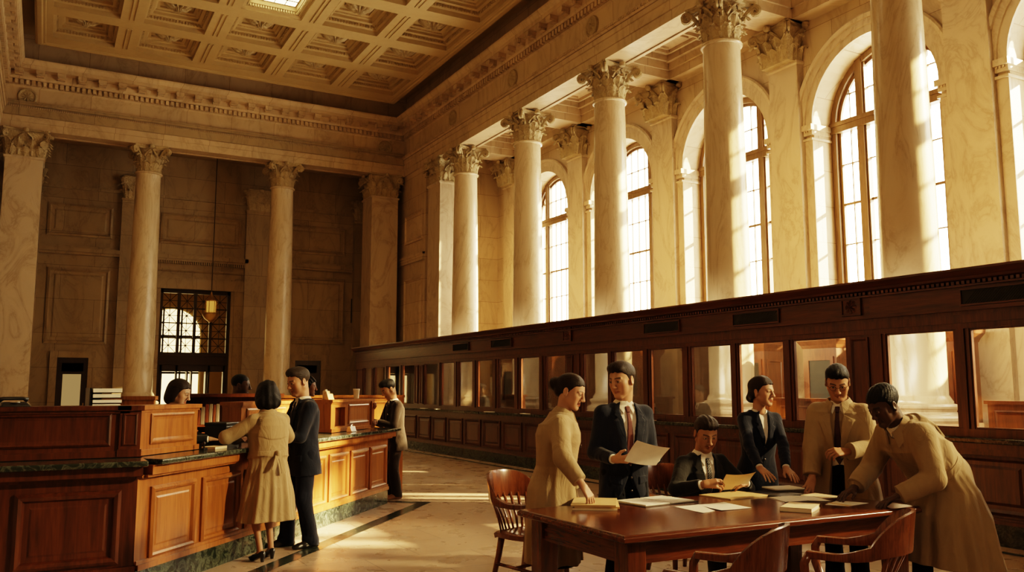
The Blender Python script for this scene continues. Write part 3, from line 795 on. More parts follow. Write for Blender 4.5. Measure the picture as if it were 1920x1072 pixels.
# ------------------------------------------------------------------ teller screen along the window side
XP = 8.74
def quad_frame(mb, x0, x1, ya, yb, z0, z1, w):
    mb.box(x0,x1,ya,ya+w,z0,z1); mb.box(x0,x1,yb-w,yb,z0,z1); mb.box(x0,x1,ya+w,yb-w,z0,z0+w); mb.box(x0,x1,ya+w,yb-w,z1-w,z1)
RP = [(0,0),(0,.018),(.03,.03),(.05,.010),(.06,.003),(.10,.003),(.13,.012)]
def teller(y0, y1, panes, vents, carved, label):
    """panes: (ya, yb) clear openings; face looks toward -X"""
    t = thing('teller_screen', label, 'teller screen', (XP, (y0+y1)/2, 0)); yc = (y0+y1)/2
    L = y1-y0
    def P(mb, name, mat, **k):
        mb.M = None; o = mb.build(name, mat, t, **k); return o
    def B(mb, x0, x1, ya, yb, z0, z1): mb.box(x0, x1, ya-yc, yb-yc, z0, z1)
    m = MB(); B(m, -.05, .5, y0, y1, 0, .215); B(m, -.07, .5, y0, y1, 0, .04); P(m, 'marble_plinth', M['green'])
    m = MB(); B(m, 0, .5, y0, y1, .215, 1.03)
    B(m, -.045, 0, y0, y1, .215, .25); B(m, -.03, 0, y0, y1, .25, .275); B(m, -.05, 0, y0, y1, .97, 1.03); B(m, -.025, 0, y0, y1, .94, .97)
    P(m, 'base_cabinet', M['wood'])
    n = max(1, round(L/1.0)); w = L/n
    for k in range(n):
        m = MB(); m.panel((0, y1-yc-k*w-.07, .30), (0,-1,0), (-1,0,0), w-.14, .60, RP); P(m, 'raised_panel', M['wood'])
    m = MB(); B(m, -.13, .55, y0, y1, 1.03, 1.085); P(m, 'marble_sill', M['green_top'], bevel=.012)
    # uprights between the openings
    fr = MB(); B(fr, .02, .12, y0, y1, 1.085, 1.17); B(fr, .02, .12, y0, y1, 2.25, 2.46); B(fr, 0, .14, y0, y1, 2.31, 2.40)
    prev = y1
    for a, b in sorted(panes, reverse=True) + [(None, y0)]:
        hi = prev; lo = b if a is not None else y0
        if a is None: lo = y0
        if hi-lo > .01:
            B(fr, .04, .10, lo, hi, 1.17, 2.25)
            if hi-lo > .3:
                fr.panel((.04, hi-yc-.07, 1.2), (0,-1,0), (-1,0,0), hi-lo-.14, 1.02, [(0,0),(0,.02),(.02,.025),(.04,.004)])
            else:
                c = (hi+lo)/2; B(fr, .022, .118, c-.035, c+.035, 1.09, 2.26)
        if a is not None:
            for q in (a, b-.02): B(fr, .05, .09, q, q+.02, 1.17, 2.25)
            B(fr, .05, .09, a+.02, b-.02, 2.23, 2.25); B(fr, .05, .09, a+.02, b-.02, 1.17, 1.19)
            prev = a
    P(fr, 'frame', M['wood'])
    for a, b in panes:
        g = MB(); g.box(.067, .073, a+.01-yc, b-.01-yc, 1.18, 2.24); P(g, 'glass_pane', M['glass'])
    m = MB()
    for seg in ((y0, y1),):
        B(m, .0, .3, y0, y1, 2.46, 2.78)
    B(m, -.03, 0, y0, y1, 2.44, 2.48); B(m, -.05, 0, y0, y1, 2.70, 2.72)
    for k in range(int(L/.06)): B(m, -.055, -.02, y0+k*.06+.012, y0+k*.06+.048, 2.725, 2.76)
    m.add([(x, y-yc, z) for y in (y0, y1) for x, z in ((-.03,2.76),(-.08,2.775),(-.10,2.80),(-.14,2.83),(-.18,2.86),(-.18,2.885),(.32,2.885),(.32,2.76))],
          [(i, i+1, i+9, i+8) for i in range(7)] + [tuple(range(7,-1,-1)), tuple(range(8,16))])
    P(m, 'cornice', M['wood_x'])
    for ya, yb in vents:
        m = MB(); quad_frame(m, -.03, .0, ya-yc, yb-yc, 2.49, 2.68, .02)
        v = P(m, 'vent_grille', M['wood_x'])
        m = MB(); m.box(-.012, -.004, ya+.02-yc, yb-.02-yc, 2.51, 2.66)
        k = ya+.03
        d = .15
        while k < yb-.18:
            m.tube([(-.014, k-yc, 2.51), (-.014, k+d-yc, 2.66)], .003, 3, False); m.tube([(-.014, k+d-yc, 2.51), (-.014, k-yc, 2.66)], .003, 3, False); k += .03
        o = m.build('mesh_screen', M['mesh'], v)
    for yy in carved:
        m = MB(); quad_frame(m, -.03, .0, yy-.15-yc, yy+.15-yc, 2.49, 2.71, .025); m.cbox((-.008, yy-yc, 2.6), (.016, .24, .18))
        s = MB(); rosette(s, .085, 8, .03); s.M = Matrix.Translation((-.015, yy-yc, 2.6)) @ Matrix.Rotation(R(-90), 4, 'Y')
        m.M = Matrix.Translation((-.015, yy-yc, 2.6)) @ Matrix.Rotation(R(-90), 4, 'Y'); m.add(s.v, s.f); m.M = None
        P(m, 'carved_block', M['wood_x'])
    return t
teller(21.23, 26.49, [(25.05,25.75),(23.9,24.75),(22.72,23.6),(21.6,22.45)], [], [], 'shaded far end of the teller screen, with four panes beside the corner')
teller(13.60, 21.23, [(20.03,20.88),(19.05,19.8),(18.02,18.78),(17.0,17.75),(15.98,16.72),(14.94,15.72),(13.95,14.7)], [(18.1,18.98),(16.0,16.95)], [13.78], 'seven paned stretch of teller screen with two small vents, seen past the brown suited man')
teller(6.96, 13.60, [(12.53,13.33),(11.51,12.36),(10.5,11.32),(9.42,10.31),(8.4,9.27),(7.36,8.24)], [(10.48,11.4),(8.4,9.3)], [7.22], 'six paned stretch of teller screen directly behind the group at the table')
teller(1.30, 6.96, [(5.91,6.79),(4.86,5.74),(3.81,4.69),(2.76,3.64),(1.7,2.6)], [(4.8,5.78),(2.4,3.4)], [], 'large paned end of teller screen behind the man bending over in trench coat')

# ------------------------------------------------------------------ public counter
def mk(x0, y0):  # frame along the angled front
    return Matrix(((DIRC.x, NRM.x, 0, x0), (DIRC.y, NRM.y, 0, y0), (0, 0, 1, 0), (0, 0, 0, 1)))
CL = 5.46
MF = mk(C0.x, C0.y)       # local: x along front, y outward, z up
XC0 = .69                 # left end of the angled front on the straight front's plane
cn = thing('service_counter', 'long wooden bank counter with sunlit angled front, green marble top and base', 'counter', tuple(cpt(CL/2, 0)))
MI = Matrix.Translation(cpt(CL/2, 0)).inverted()
def ang(mb): mb.M = MI @ MF; return mb
S0 = -.11
def wedge(mb, y_out, depth, z0, z1, s1=CL, ext=0):
    """counter body in the angled frame, its start mitred onto the straight front"""
    a = S0 + y_out*.42
    poly = [(a, y_out), (s1+ext, y_out), (s1+ext, -depth), (a-depth*.42*-1, -depth)]
    mb.prism(poly[::-1] if False else poly, z0, z1)
m = ang(MB()); wedge(m, -.03, .75, 0, .205); wedge(m, .012, .75, 0, .19); m.build('marble_plinth', M['green'], cn)
m = ang(MB()); wedge(m, 0, .75, .205, .97); wedge(m, .03, .75, .19, .235); wedge(m, .018, .75, .235, .265)
wedge(m, .03, .7, .90, .925); wedge(m, .10, .7, .925, 1.0, CL, .06); wedge(m, .07, .7, .905, .925)
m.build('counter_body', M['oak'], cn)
for sa, sb in ((.05,.68),(.78,1.42),(1.52,2.14),(2.24,2.86),(2.96,3.36),(3.46,4.02),(4.11,4.68),(4.76,5.36)):
    m = ang(MB()); m.panel((sa, .0, .26), (1,0,0), (0,1,0), sb-sa, .56, [(0,0),(0,.02),(.022,.036),(.04,.026),(.052,.004),(.085,.003),(.10,.009)])
    m.build('raised_panel', M['oak'], cn)
m = ang(MB()); wedge(m, .16, .75, 1.0, 1.045, CL, .13); m.build('marble_top', M['green_top'], cn, bevel=.014)
# straight return toward the room's edge, its shade put into a darker wood
cs = cn; ms = MI
def st(mb): mb.M = ms; return mb
m = st(MB()); m.box(-2.0, XC0, 7.43, 8.6, 0, .205); m.box(-2.0, XC0-.005, 7.39, 8.6, 0, .19); m.build('marble_plinth', M['green'], cs)
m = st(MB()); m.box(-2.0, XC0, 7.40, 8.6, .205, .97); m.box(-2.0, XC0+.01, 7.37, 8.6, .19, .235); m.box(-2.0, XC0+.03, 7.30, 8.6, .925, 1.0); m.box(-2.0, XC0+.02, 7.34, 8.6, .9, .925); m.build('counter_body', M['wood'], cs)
for a, b in ((-.14, .58), (-.95, -.28), (-1.8, -1.1)):
    m = st(MB()); m.panel((a, 7.4, .26), (1,0,0), (0,-1,0), b-a, .56, [(0,0),(0,.02),(.025,.036),(.05,.028),(.065,.004),(.10,.003),(.115,.009)]); m.build('raised_panel', M['wood'], cs)
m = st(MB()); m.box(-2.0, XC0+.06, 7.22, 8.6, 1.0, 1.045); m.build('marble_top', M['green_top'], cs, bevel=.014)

# risers (privacy screens) standing on the counter
ZR = 1.05
RPR = [(0,0),(0,.012),(.015,.02),(.03,.008),(.05,.004)]
r1 = thing('counter_riser', 'panelled riser bending round the counter corner in front of the bowed woman clerk', 'riser', (-.7, 7.75, ZR))
m = MB(); m.M = Matrix.Translation((.7, -7.75, -ZR))
m.box(-2.0, .62, 7.68, 7.95, ZR, 1.43); m.box(-2.0, .64, 7.64, 7.99, 1.425, 1.46); m.box(-2.0, .63, 7.655, 7.95, ZR, ZR+.05); m.box(-2.0, .63, 7.66, 7.95, 1.40, 1.425)
m.build('riser_body', M['wood'], r1)  # shade of the straight stretch put into darker wood than the angled one
m = MB(); m.M = Matrix.Translation((.7, -7.75, -ZR)); m.panel((-1.1, 7.68, ZR+.09), (1,0,0), (0,-1,0), 1.60, .26, RPR); m.build('raised_panel', M['wood'], r1)
def riser(name_label, s0, s1, off, h, panels, mat='oak', depth=.30, slot=None, pil=(), into=None):
    t = into if into is not None else thing('counter_riser', name_label, 'riser', tuple(cpt((s0+s1)/2, off, ZR)))
    inv = (Matrix.Translation((.7, -7.75, -ZR)) if into is not None else Matrix.Translation(cpt((s0+s1)/2, off, ZR)).inverted()) @ MF
    m = MB(); m.M = inv
    if slot:
        a, b = slot
        m.box(s0, a, off-depth, off, ZR, h-.035); m.box(b, s1, off-depth, off, ZR, h-.035); m.box(a, b, off-depth, off-.08, ZR, h-.035)
        m.box(a, b, off-.08, off, ZR, ZR+.07); m.box(a, b, off-.08, off, h-.1, h-.035)
    else: m.box(s0, s1, off-depth, off, ZR, h-.035)
    m.box(s0-.02, s1+.02, off-depth-.02, off+.03, h-.035, h); m.box(s0-.01, s1+.01, off-depth, off+.012, h-.055, h-.035); m.box(s0-.01, s1+.01, off-depth, off+.02, ZR, ZR+.045)
    m.build('riser_body', M[mat], t)
    for a, b in panels:
        q = MB(); q.M = inv; q.panel((a, off, ZR+.085), (1,0,0), (0,1,0), b-a, h-.155-ZR, RPR); q.build('raised_panel', M[mat], t)
    for a, b in pil:
        q = MB(); q.M = inv; q.box(a, b, off, off+.03, ZR, h-.03); q.tube([((a+b)/2, off+.045, h-.06), ((a+b)/2, off+.06, h-.1), ((a+b)/2, off+.035, h-.14)], .025, 6)
        q.tube([((a+b)/2, off+.035, ZR+.1), ((a+b)/2, off+.055, ZR+.05), ((a+b)/2, off+.035, ZR+.02)], .025, 6); q.build('scroll_bracket', M[mat], t)
    return t
riser('', .16, 1.00, -.20, 1.46, [(.30,.93)], depth=.24, into=r1)
m = MB(); m.M = Matrix.Translation((.7, -7.75, -ZR)); m.box(.56, .72, 7.66, 7.9, ZR, 1.455); m.box(.55, .73, 7.645, 7.9, ZR, ZR+.06); m.box(.54, .74, 7.64, 7.9, 1.42, 1.462); m.panel((.585,7.66,ZR+.09),(1,0,0),(0,-1,0),.11,.26,[(0,0),(0,.006),(.012,.01),(.02,.003)]); m.build('corner_post', M['wood'], r1)
riser('wooden riser on the counter behind the woman in the trench coat', 2.02, 3.1, -.34, 1.46, [(2.12,2.98)], depth=.22)
riser('sunlit riser at the free end of the counter, carrying a paper cup', 3.95, 5.36, -.20, 1.46, [(4.5,5.2)], slot=(4.08,4.4), pil=[(5.27,5.36)])

# ------------------------------------------------------------------ big table
TX0, TX1, TY0, TY1, TZ = 2.95, 5.56, 4.07, 5.33, .765
tb = thing('library_table', 'long polished mahogany table strewn with papers and folders', 'table', ((TX0+TX1)/2, (TY0+TY1)/2, 0))
hx, hy = (TX1-TX0)/2, (TY1-TY0)/2
m = MB(); m.sqlathe([((hx-.02,hy-.02),TZ-.05),((hx,hy),TZ-.04),((hx,hy),TZ-.016),((hx-.012,hy-.012),TZ-.004),((hx-.02,hy-.02),TZ)]); m.build('tabletop', M['table'], tb, bevel=.004)
m = MB()
m.box(-hx+.12, hx-.12, -hy+.10, -hy+.13, TZ-.17, TZ-.05); m.box(-hx+.12, hx-.12, hy-.13, hy-.10, TZ-.17, TZ-.05)
m.box(-hx+.12, hx-.12, -hy+.09, -hy+.12, TZ-.185, TZ-.165)
m.build('apron', M['table'], tb)
m = MB(); m.box(-hx+.10, -hx+.13, -hy+.12, hy-.12, TZ-.17, TZ-.05); m.box(hx-.13, hx-.10, -hy+.12, hy-.12, TZ-.17, TZ-.05); m.box(-hx+.09, -hx+.12, -hy+.12, hy-.12, TZ-.185, TZ-.168)
m.build('end_apron', M['table_end'], tb)
for sx in (-1, 1):
    for sy in (-1, 1):
        m = MB(); m.sqlathe([(.05,0),(.058,.03),(.06,.12),(.068,.5),(.068,TZ-.05)], (sx*(hx-.14), sy*(hy-.14))); m.build('leg', M['table_leg'], tb, bevel=.006)

# ------------------------------------------------------------------ bankers' armchairs
def make_chair():
    """origin on the floor under the seat, back toward -Y"""
    t = thing('wooden_armchair', 'x', 'chair')
    # saddle seat
    m = MB(); N = 13; secs_t = []; 
    vs = []; fs = []
    for j in range(N):
        v = j/(N-1); y = -.22+.46*v
        hw = .20+.05*math.sin(PI*min(1,v*.9+.05))+.012*v
        for i in range(N):
            u = 2*i/(N-1)-1; x = u*hw
            dip = .022*max(0,1-(abs(u)-.45)**2/.18)*math.sin(PI*min(1,max(0,(1-v)*1.15)))
            edge = .012*max(0,(abs(u)-.85)/.15)+.012*max(0,(abs(2*v-1)-.85)/.15)
            vs.append((x, y, .455-dip-edge))
    nb = len(vs)
    vs += [(x*.97, y*.97, z-.038) for x, y, z in vs]
    for j in range(N-1):
        for i in range(N-1):
            a = j*N+i; fs.append((a,a+1,a+N+1,a+N)); fs.append((nb+a,nb+a+N,nb+a+N+1,nb+a+1))
    for i in range(N-1):
        for a, b in ((i,i+1),((N-1)*N+i+1,(N-1)*N+i)): fs.append((b,a,nb+a,nb+b))
        for a, b in (((i+1)*N,i*N),(i*N+N-1,(i+1)*N+N-1)): fs.append((b,a,nb+a,nb+b))
    m.add(vs, fs); m.build('seat', M['chairwood'], t, True, auto=40)
    # legs
    for sx in (-1, 1):
        m = MB(); m.tube([(sx*.19,.19,.43),(sx*.195,.20,.3),(sx*.21,.215,.0)], [.028,.026,.019], 10); m.build('leg', M['chairwood'], t, True)
        m = MB(); m.tube([(sx*.16,-.17,.43),(sx*.17,-.20,.25),(sx*.19,-.26,.0)], [.028,.026,.019], 10); m.build('leg', M['chairwood'], t, True)
    m = MB()
    for sx in (-1, 1): m.tube([(sx*.2,.205,.17),(sx*.185,-.22,.19)], .014, 8)
    m.tube([(-.19,0,.18),(.19,0,.18)], .014, 8); m.tube([(-.2,.205,.26),(.2,.205,.26)], .014, 8)
    m.build('stretcher', M['chairwood'], t, True)
    # bent back rail running down into the arms
    def rail(a):       # a from 0 (back middle) to 1 (arm front), returns centre, height half, up tilt
        if a < .5:
            th = a/.5*R(72); x = .285*math.sin(th); y = -.02-.285*math.cos(th)-.02; z = .795-.0*a
            drop = (a/.5)**3
            return Vector((x*1.02, y-.02, .805-.10*drop)), .112*(1-.66*drop)
        q = (a-.5)/.5; x = .271*1.02+.012*math.sin(PI*q)-.01*q; y = -.148+.33*q
        z = .70-.035*math.sin(min(1,q*1.6)*PI/2)+.012*q
        return Vector((x, y, z)), .036-.016*min(1,q*2)
    secs = []
    A = [-1+2*i/56 for i in range(57)]
    for k, a in enumerate(A):
        s = 1 if a >= 0 else -1; c, hh = rail(abs(a)); c = Vector((c.x*s, c.y, c.z))
        c2, _ = rail(min(1,abs(a)+.01)); c1, _ = rail(max(0,abs(a)-.01)); tg = Vector(((c2.x-c1.x)*s, c2.y-c1.y, 0))
        if s < 0: tg = -tg
        if a == 0: tg = Vector((1,0,0))
        tg.normalize(); out = Vector((tg.y, -tg.x, 0)); th = .014+.012*min(1,max(0,(abs(a)-.45)*4))
        lean = -.16
        ring = []
        for u, v in ((-1,-.8),(-.8,-1),(.8,-1),(1,-.8),(1,.8),(.8,1),(-.8,1),(-1,.8)):
            ring.append(c + out*(u*th + max(0,v*hh)*.22*(1 if abs(a)<.5 else 0)) + Vector((0,0,v*hh)))
        secs.append(ring)
    m = MB(); m.ribbon(secs); m.build('back_rail', M['chairwood'], t, True, auto=50)
    for sx in (-1, 1):   # curved arm supports
        m = MB(); m.tube([(sx*.27,.17,.685),(sx*.285,.20,.63),(sx*.27,.20,.54),(sx*.245,.17,.46),(sx*.225,.13,.43)], [.02,.024,.026,.024,.02], 8, True, 1.1); m.build('arm_support', M['chairwood'], t, True)
    for k in range(8):
        q = (k-3.5)/3.5; th = q*R(50)
        top = Vector((.285*math.sin(th), -.075-.265*math.cos(th), .73)); bot = Vector((q*.165, -.165-.045*math.cos(q*1.3), .44))
        m = MB(); m.tube([bot, bot.lerp(top,.35)+Vector((0,.012,0)), bot.lerp(top,.7)+Vector((0,.008,0)), top], [.011,.013,.015,.012], 8, True, .7); m.build('spindle', M['chairwood'], t, True)
    return t
CH = make_chair()
CHS = [((3.56, 6.20), R(-160), 'wooden armchair behind the woman in the beige raincoat, its slatted back half covered'),
       ((4.98, 6.02), R(173), 'wooden armchair under the seated man, only its top rail and slats showing beside him'),
       ((3.13, 3.52), R(33), 'wooden armchair on the near side of the table, the one nearer the table corner'),
       ((4.15, 3.55), R(36), 'wooden armchair on the near side of the table, next to the bending man')]
for k, (p, r, lb) in enumerate(CHS):
    o = CH if k == 0 else copy_tree(CH)
    o.location = (p[0], p[1], 0); o.rotation_euler = (0,0,r); o['label'] = lb; o['group'] = 'armchairs round the long table'
# ------------------------------------------------------------------ people: implicit surfaces meshed with surface nets
f32 = np.float32
def V3(*a): return np.array(a, dtype=float)
def nrm(v): v = np.asarray(v, float); return v/np.linalg.norm(v)
def surfnet(F, lo, h):
    S = F < 0
    nx, ny, nz = F.shape
    c = [S[i:nx-1+i, j:ny-1+j, k:nz-1+k] for i in (0,1) for j in (0,1) for k in (0,1)]
    an = c[0].copy(); al = c[0].copy()
    for q in c[1:]: an |= q; al &= q
    mix = an & ~al
    I, J, K = np.nonzero(mix)
    n = len(I)
    idx = np.full(mix.shape, -1, np.int32); idx[I,J,K] = np.arange(n)
    pos = np.zeros((n,3)); cnt = np.zeros(n)
    cor = [(i,j,k) for i in (0,1) for j in (0,1) for k in (0,1)]
    val = {q: F[I+q[0], J+q[1], K+q[2]] for q in cor}
    for a in cor:
        for ax in range(3):
            if a[ax] == 0:
                b = list(a); b[ax] = 1; b = tuple(b)
                va, vb = val[a], val[b]; m = (va < 0) != (vb < 0)
                t = np.where(m, va/np.where(m, va-vb, 1), 0)
                p = np.zeros((n,3)); p += np.array(a); p[:,ax] += t
                pos[m] += p[m]; cnt[m] += 1
    pos /= cnt[:,None]
    vs = (np.stack([I,J,K],1)+pos)*h + lo
    quads = []
    for ax in range(3):
        s0 = [slice(None)]*3; s1 = [slice(None)]*3
        s0[ax] = slice(0,-1); s1[ax] = slice(1,None)
        A = S[tuple(s0)]; B = S[tuple(s1)]
        for sign in (True, False):
            m = (A & ~B) if sign else (~A & B)
            P = np.argwhere(m)
            o1, o2 = (ax+1) % 3, (ax+2) % 3
            ok = (P[:,o1] > 0) & (P[:,o2] > 0) & (P[:,o1] < F.shape[o1]-1) & (P[:,o2] < F.shape[o2]-1)
            P = P[ok]
            def g(d1, d2):
                q = P.copy(); q[:,o1] += d1; q[:,o2] += d2; return idx[q[:,0],q[:,1],q[:,2]]
            a, b, c_, d = g(-1,-1), g(0,-1), g(0,0), g(-1,0)
            quads.append(np.stack([a,b,c_,d],1) if sign else np.stack([a,d,c_,b],1))
    return vs, np.concatenate(quads)
def sdpoly(px, py, poly):
    P = np.array(poly, float); n = len(P)
    d = np.full(np.broadcast(px,py).shape, 1e9, f32); s = np.ones(d.shape, f32)
    for i in range(n):
        a = P[i]; b = P[i-1]; e = b-a
        wx, wy = px-a[0], py-a[1]
        t = np.clip((wx*e[0]+wy*e[1])/(e@e+1e-12), 0, 1)
        d = np.minimum(d, (wx-e[0]*t)**2+(wy-e[1]*t)**2)
        c1 = py >= a[1]; c2 = py < b[1]; c3 = e[0]*wy > e[1]*wx
        flip = (c1 & c2 & c3) | (~c1 & ~c2 & ~c3)
        s = np.where(flip, -s, s)
    return s*np.sqrt(d)
class G:
    def __init__(s, lo, hi, h):
        s.h = h; s.lo = np.array(lo, float); n = np.ceil((np.array(hi)-s.lo)/h).astype(int)+1
        s.n = n; s.F = np.full(tuple(n), 9., f32)
        s.ax = [(s.lo[i]+h*np.arange(n[i])).astype(f32) for i in range(3)]
        s.mn = np.array(hi, float)*0+9; s.mx = s.mn*-1
    def sl(s, lo, hi):
        a = np.clip(np.floor((np.array(lo)-s.lo)/s.h).astype(int), 0, s.n-1); b = np.clip(np.ceil((np.array(hi)-s.lo)/s.h).astype(int)+1, 1, s.n)
        return tuple(slice(a[i], b[i]) for i in range(3))
    def xyz(s, S):
        return s.ax[0][S[0]][:,None,None], s.ax[1][S[1]][None,:,None], s.ax[2][S[2]][None,None,:]
    def put(s, fn, lo, hi, k=.01, op='add'):
        pad = k+3*s.h if op == 'add' else 0
        S = s.sl(np.array(lo)-pad, np.array(hi)+pad)
        if any(q.stop-q.start < 2 for q in S): return
        d = fn(*s.xyz(S)); A = s.F[S]; d = np.broadcast_to(d, A.shape)
        if op == 'add':
            hh = np.maximum(k-np.abs(A-d), 0)/k; s.F[S] = np.minimum(A,d)-hh*hh*k*.25
        elif op == 'sub':
            d = -d; hh = np.maximum(k-np.abs(A-d), 0)/k; s.F[S] = np.maximum(A,d)+hh*hh*k*.25
        elif op == 'and': s.F[S] = np.maximum(A, d)
    def cone(s, a, b, ra, rb, k=.012, sq=None, op='add'):
        a = np.array(a, float); b = np.array(b, float); e = b-a; ee = max(e@e, 1e-9); r = max(ra, rb)*(1.0 if sq is None else max(1, sq[1]))
        def fn(x, y, z):
            wx, wy, wz = x-a[0], y-a[1], z-a[2]
            t = np.clip((wx*e[0]+wy*e[1]+wz*e[2])/ee, 0, 1)
            qx, qy, qz = wx-e[0]*t, wy-e[1]*t, wz-e[2]*t
            d2 = qx*qx+qy*qy+qz*qz
            if sq is not None:
                n, f = sq; c = qx*n[0]+qy*n[1]+qz*n[2]; d2 = d2+c*c*(1/(f*f)-1)
            return np.sqrt(d2)-(ra+(rb-ra)*t)
        s.put(fn, np.minimum(a,b)-r, np.maximum(a,b)+r, k, op)
    def ell(s, c, r, M=None, k=.012, op='add', disp=None):
        c = np.array(c, float); r = np.array(r, float); M = np.eye(3) if M is None else M   # columns: local axes
        ext = np.sqrt(((M*r)**2).sum(1))
        def fn(x, y, z):
            w = (x-c[0], y-c[1], z-c[2])
            q = [(w[0]*M[0,i]+w[1]*M[1,i]+w[2]*M[2,i]) for i in range(3)]
            k0 = np.sqrt(sum((q[i]/r[i])**2 for i in range(3))); k1 = np.sqrt(sum((q[i]/r[i]**2)**2 for i in range(3)))+1e-6
            d = k0*(k0-1)/k1
            return d if disp is None else d+disp(*q)
        s.put(fn, c-ext, c+ext, k+(.02 if disp else 0), op)
    def mesh(s, name, mat, parent, color=None, smooth=2):
        F = s.F
        F[0]=F[-1]=1; F[:,0]=F[:,-1]=1; F[:,:,0]=F[:,:,-1]=1
        vs, qs = surfnet(F, s.lo, s.h)
        me = bpy.data.meshes.new(name)
        nv, nq = len(vs), len(qs)
        me.vertices.add(nv); me.vertices.foreach_set('co', vs.astype(f32).ravel())
        me.loops.add(nq*4); me.loops.foreach_set('vertex_index', qs.astype(np.int32).ravel())
        me.polygons.add(nq); me.polygons.foreach_set('loop_start', np.arange(0, nq*4, 4, dtype=np.int32)); me.polygons.foreach_set('loop_total', np.full(nq, 4, np.int32))
        me.polygons.foreach_set('use_smooth', np.ones(nq, bool))
        me.update(calc_edges=True); me.validate()
        if color is not None:
            ca = me.color_attributes.new('tint', 'FLOAT_COLOR', 'POINT')
            cc = np.ones((nv,4), f32); cc[:,:3] = color(vs); ca.data.foreach_set('color', cc.ravel())
        me.materials.append(mat)
        o = bpy.data.objects.new(name, me); COL.objects.link(o)
        if parent is not None: o.parent = parent
        return o
class Loft:
    """star-shaped body round a straight axis; stations (u, a, bf, bb, yc)"""
    def __init__(s, O, Rv, Fv, U, st, n=2.3, fold=None):
        s.O, s.R, s.Fv, s.U = np.array(O,float), nrm(Rv), nrm(Fv), nrm(U); s.n = n; s.fold = fold
        s.st = np.array(st, float)
    def at(s, u):
        T = s.st; return [np.interp(u, T[:,0], T[:,i]).astype(f32) for i in range(1,5)]
    def uvw(s, x, y, z):
        w = (x-s.O[0], y-s.O[1], z-s.O[2])
        return tuple(w[0]*a[0]+w[1]*a[1]+w[2]*a[2] for a in (s.R, s.Fv, s.U))
    def fn(s, grow=0, u0=None, u1=None):
        u0 = s.st[0,0] if u0 is None else u0; u1 = s.st[-1,0] if u1 is None else u1
        def f(x, y, z):
            r, fo, u = s.uvw(x, y, z)
            a, bf, bb, yc = s.at(u)
            q = fo-yc; b = np.where(q > 0, bf, bb)+grow; a = a+grow
            rho = (np.abs(r/a)**s.n+np.abs(q/b)**s.n)**(1/s.n)
            if s.fold is not None: rho = rho/(1+s.fold(np.arctan2(r/a, q/b), u))
            d = (rho-1)*np.minimum(a, b)
            return np.maximum(d, np.maximum(u0-u, u-u1))
        return f
    def box(s, u0=None, u1=None, g=.05):
        u0 = s.st[0,0] if u0 is None else u0; u1 = s.st[-1,0] if u1 is None else u1
        A = s.st[:,1].max()*1.12+g; B = max(s.st[:,2].max(), s.st[:,3].max())*1.12+np.abs(s.st[:,4]).max()+g
        P = [s.O+s.R*i*A+s.Fv*j*B+s.U*u for i in (-1,1) for j in (-1,1) for u in (u0-g, u1+g)]
        return np.min(P,0), np.max(P,0)
    def front(s, r, u, sign=1):
        a, bf, bb, yc = s.at(u); b = bf if sign > 0 else bb
        q = np.clip(1-np.abs(r/a)**s.n, 0, 1)
        return yc+sign*b*q**(1/s.n)
    def plate(s, g, poly, t=.006, off=.002, sign=1, k=.004, grow=0):
        """a thin piece lying on the front (or back) of the loft; poly in (right, u)"""
        P = np.array(poly, float); u0, u1 = P[:,1].min(), P[:,1].max()
        def f(x, y, z):
            r, fo, u = s.uvw(x, y, z)
            d2 = sdpoly(r, u, poly); y0 = s.front(r, u, sign)+sign*(off+grow)
            return np.maximum(d2, np.abs(fo-y0)-t)
        lo, hi = s.box(u0, u1, .03); g.put(f, lo, hi, k)
    def carve(s, g, poly, inner, sign=1, k=.004, off=0.0):
        P = np.array(poly, float); u0, u1 = P[:,1].min(), P[:,1].max()
        def f(x, y, z):
            r, fo, u = s.uvw(x, y, z)
            d2 = sdpoly(r, u, poly); yi = inner.front(r, u, sign) if inner is not None else 0
            return np.maximum(d2, (yi+off-fo)*sign)
        lo, hi = s.box(u0, u1, .06); g.put(f, lo, hi, k, 'sub')
    def pt(s, r, u, sign=1, off=0):
        y = float(s.front(np.array(float(r)), np.array(float(u)), sign))+sign*off
        return s.O+s.R*r+s.Fv*y+s.U*u
def ik(S, W, l1, l2, pole):
    S, W = np.array(S,float), np.array(W,float); d = W-S; L = np.linalg.norm(d)
    if L > (l1+l2)*.995: W = S+d/L*(l1+l2)*.995; d = W-S; L = np.linalg.norm(d)
    t = (l1*l1-l2*l2+L*L)/(2*L); hgt = math.sqrt(max(0, l1*l1-t*t)); u = d/L
    p = np.array(pole,float); p = p-u*(p@u); p = nrm(p)
    return S+u*t+p*hgt, W
def rotm(yaw=0, pitch=0, roll=0):
    """columns right, forward, up; yaw>0 turns to the own left, pitch>0 looks down"""
    cy, sy = math.cos(R(yaw)), math.sin(R(yaw)); cp, sp = math.cos(R(pitch)), math.sin(R(pitch)); cr, sr = math.cos(R(roll)), math.sin(R(roll))
    Z = np.array([[cy,-sy,0],[sy,cy,0],[0,0,1]]); X = np.array([[1,0,0],[0,cp,sp],[0,-sp,cp]]); Y = np.array([[cr,0,sr],[0,1,0],[-sr,0,cr]])
    return Z@X@Y

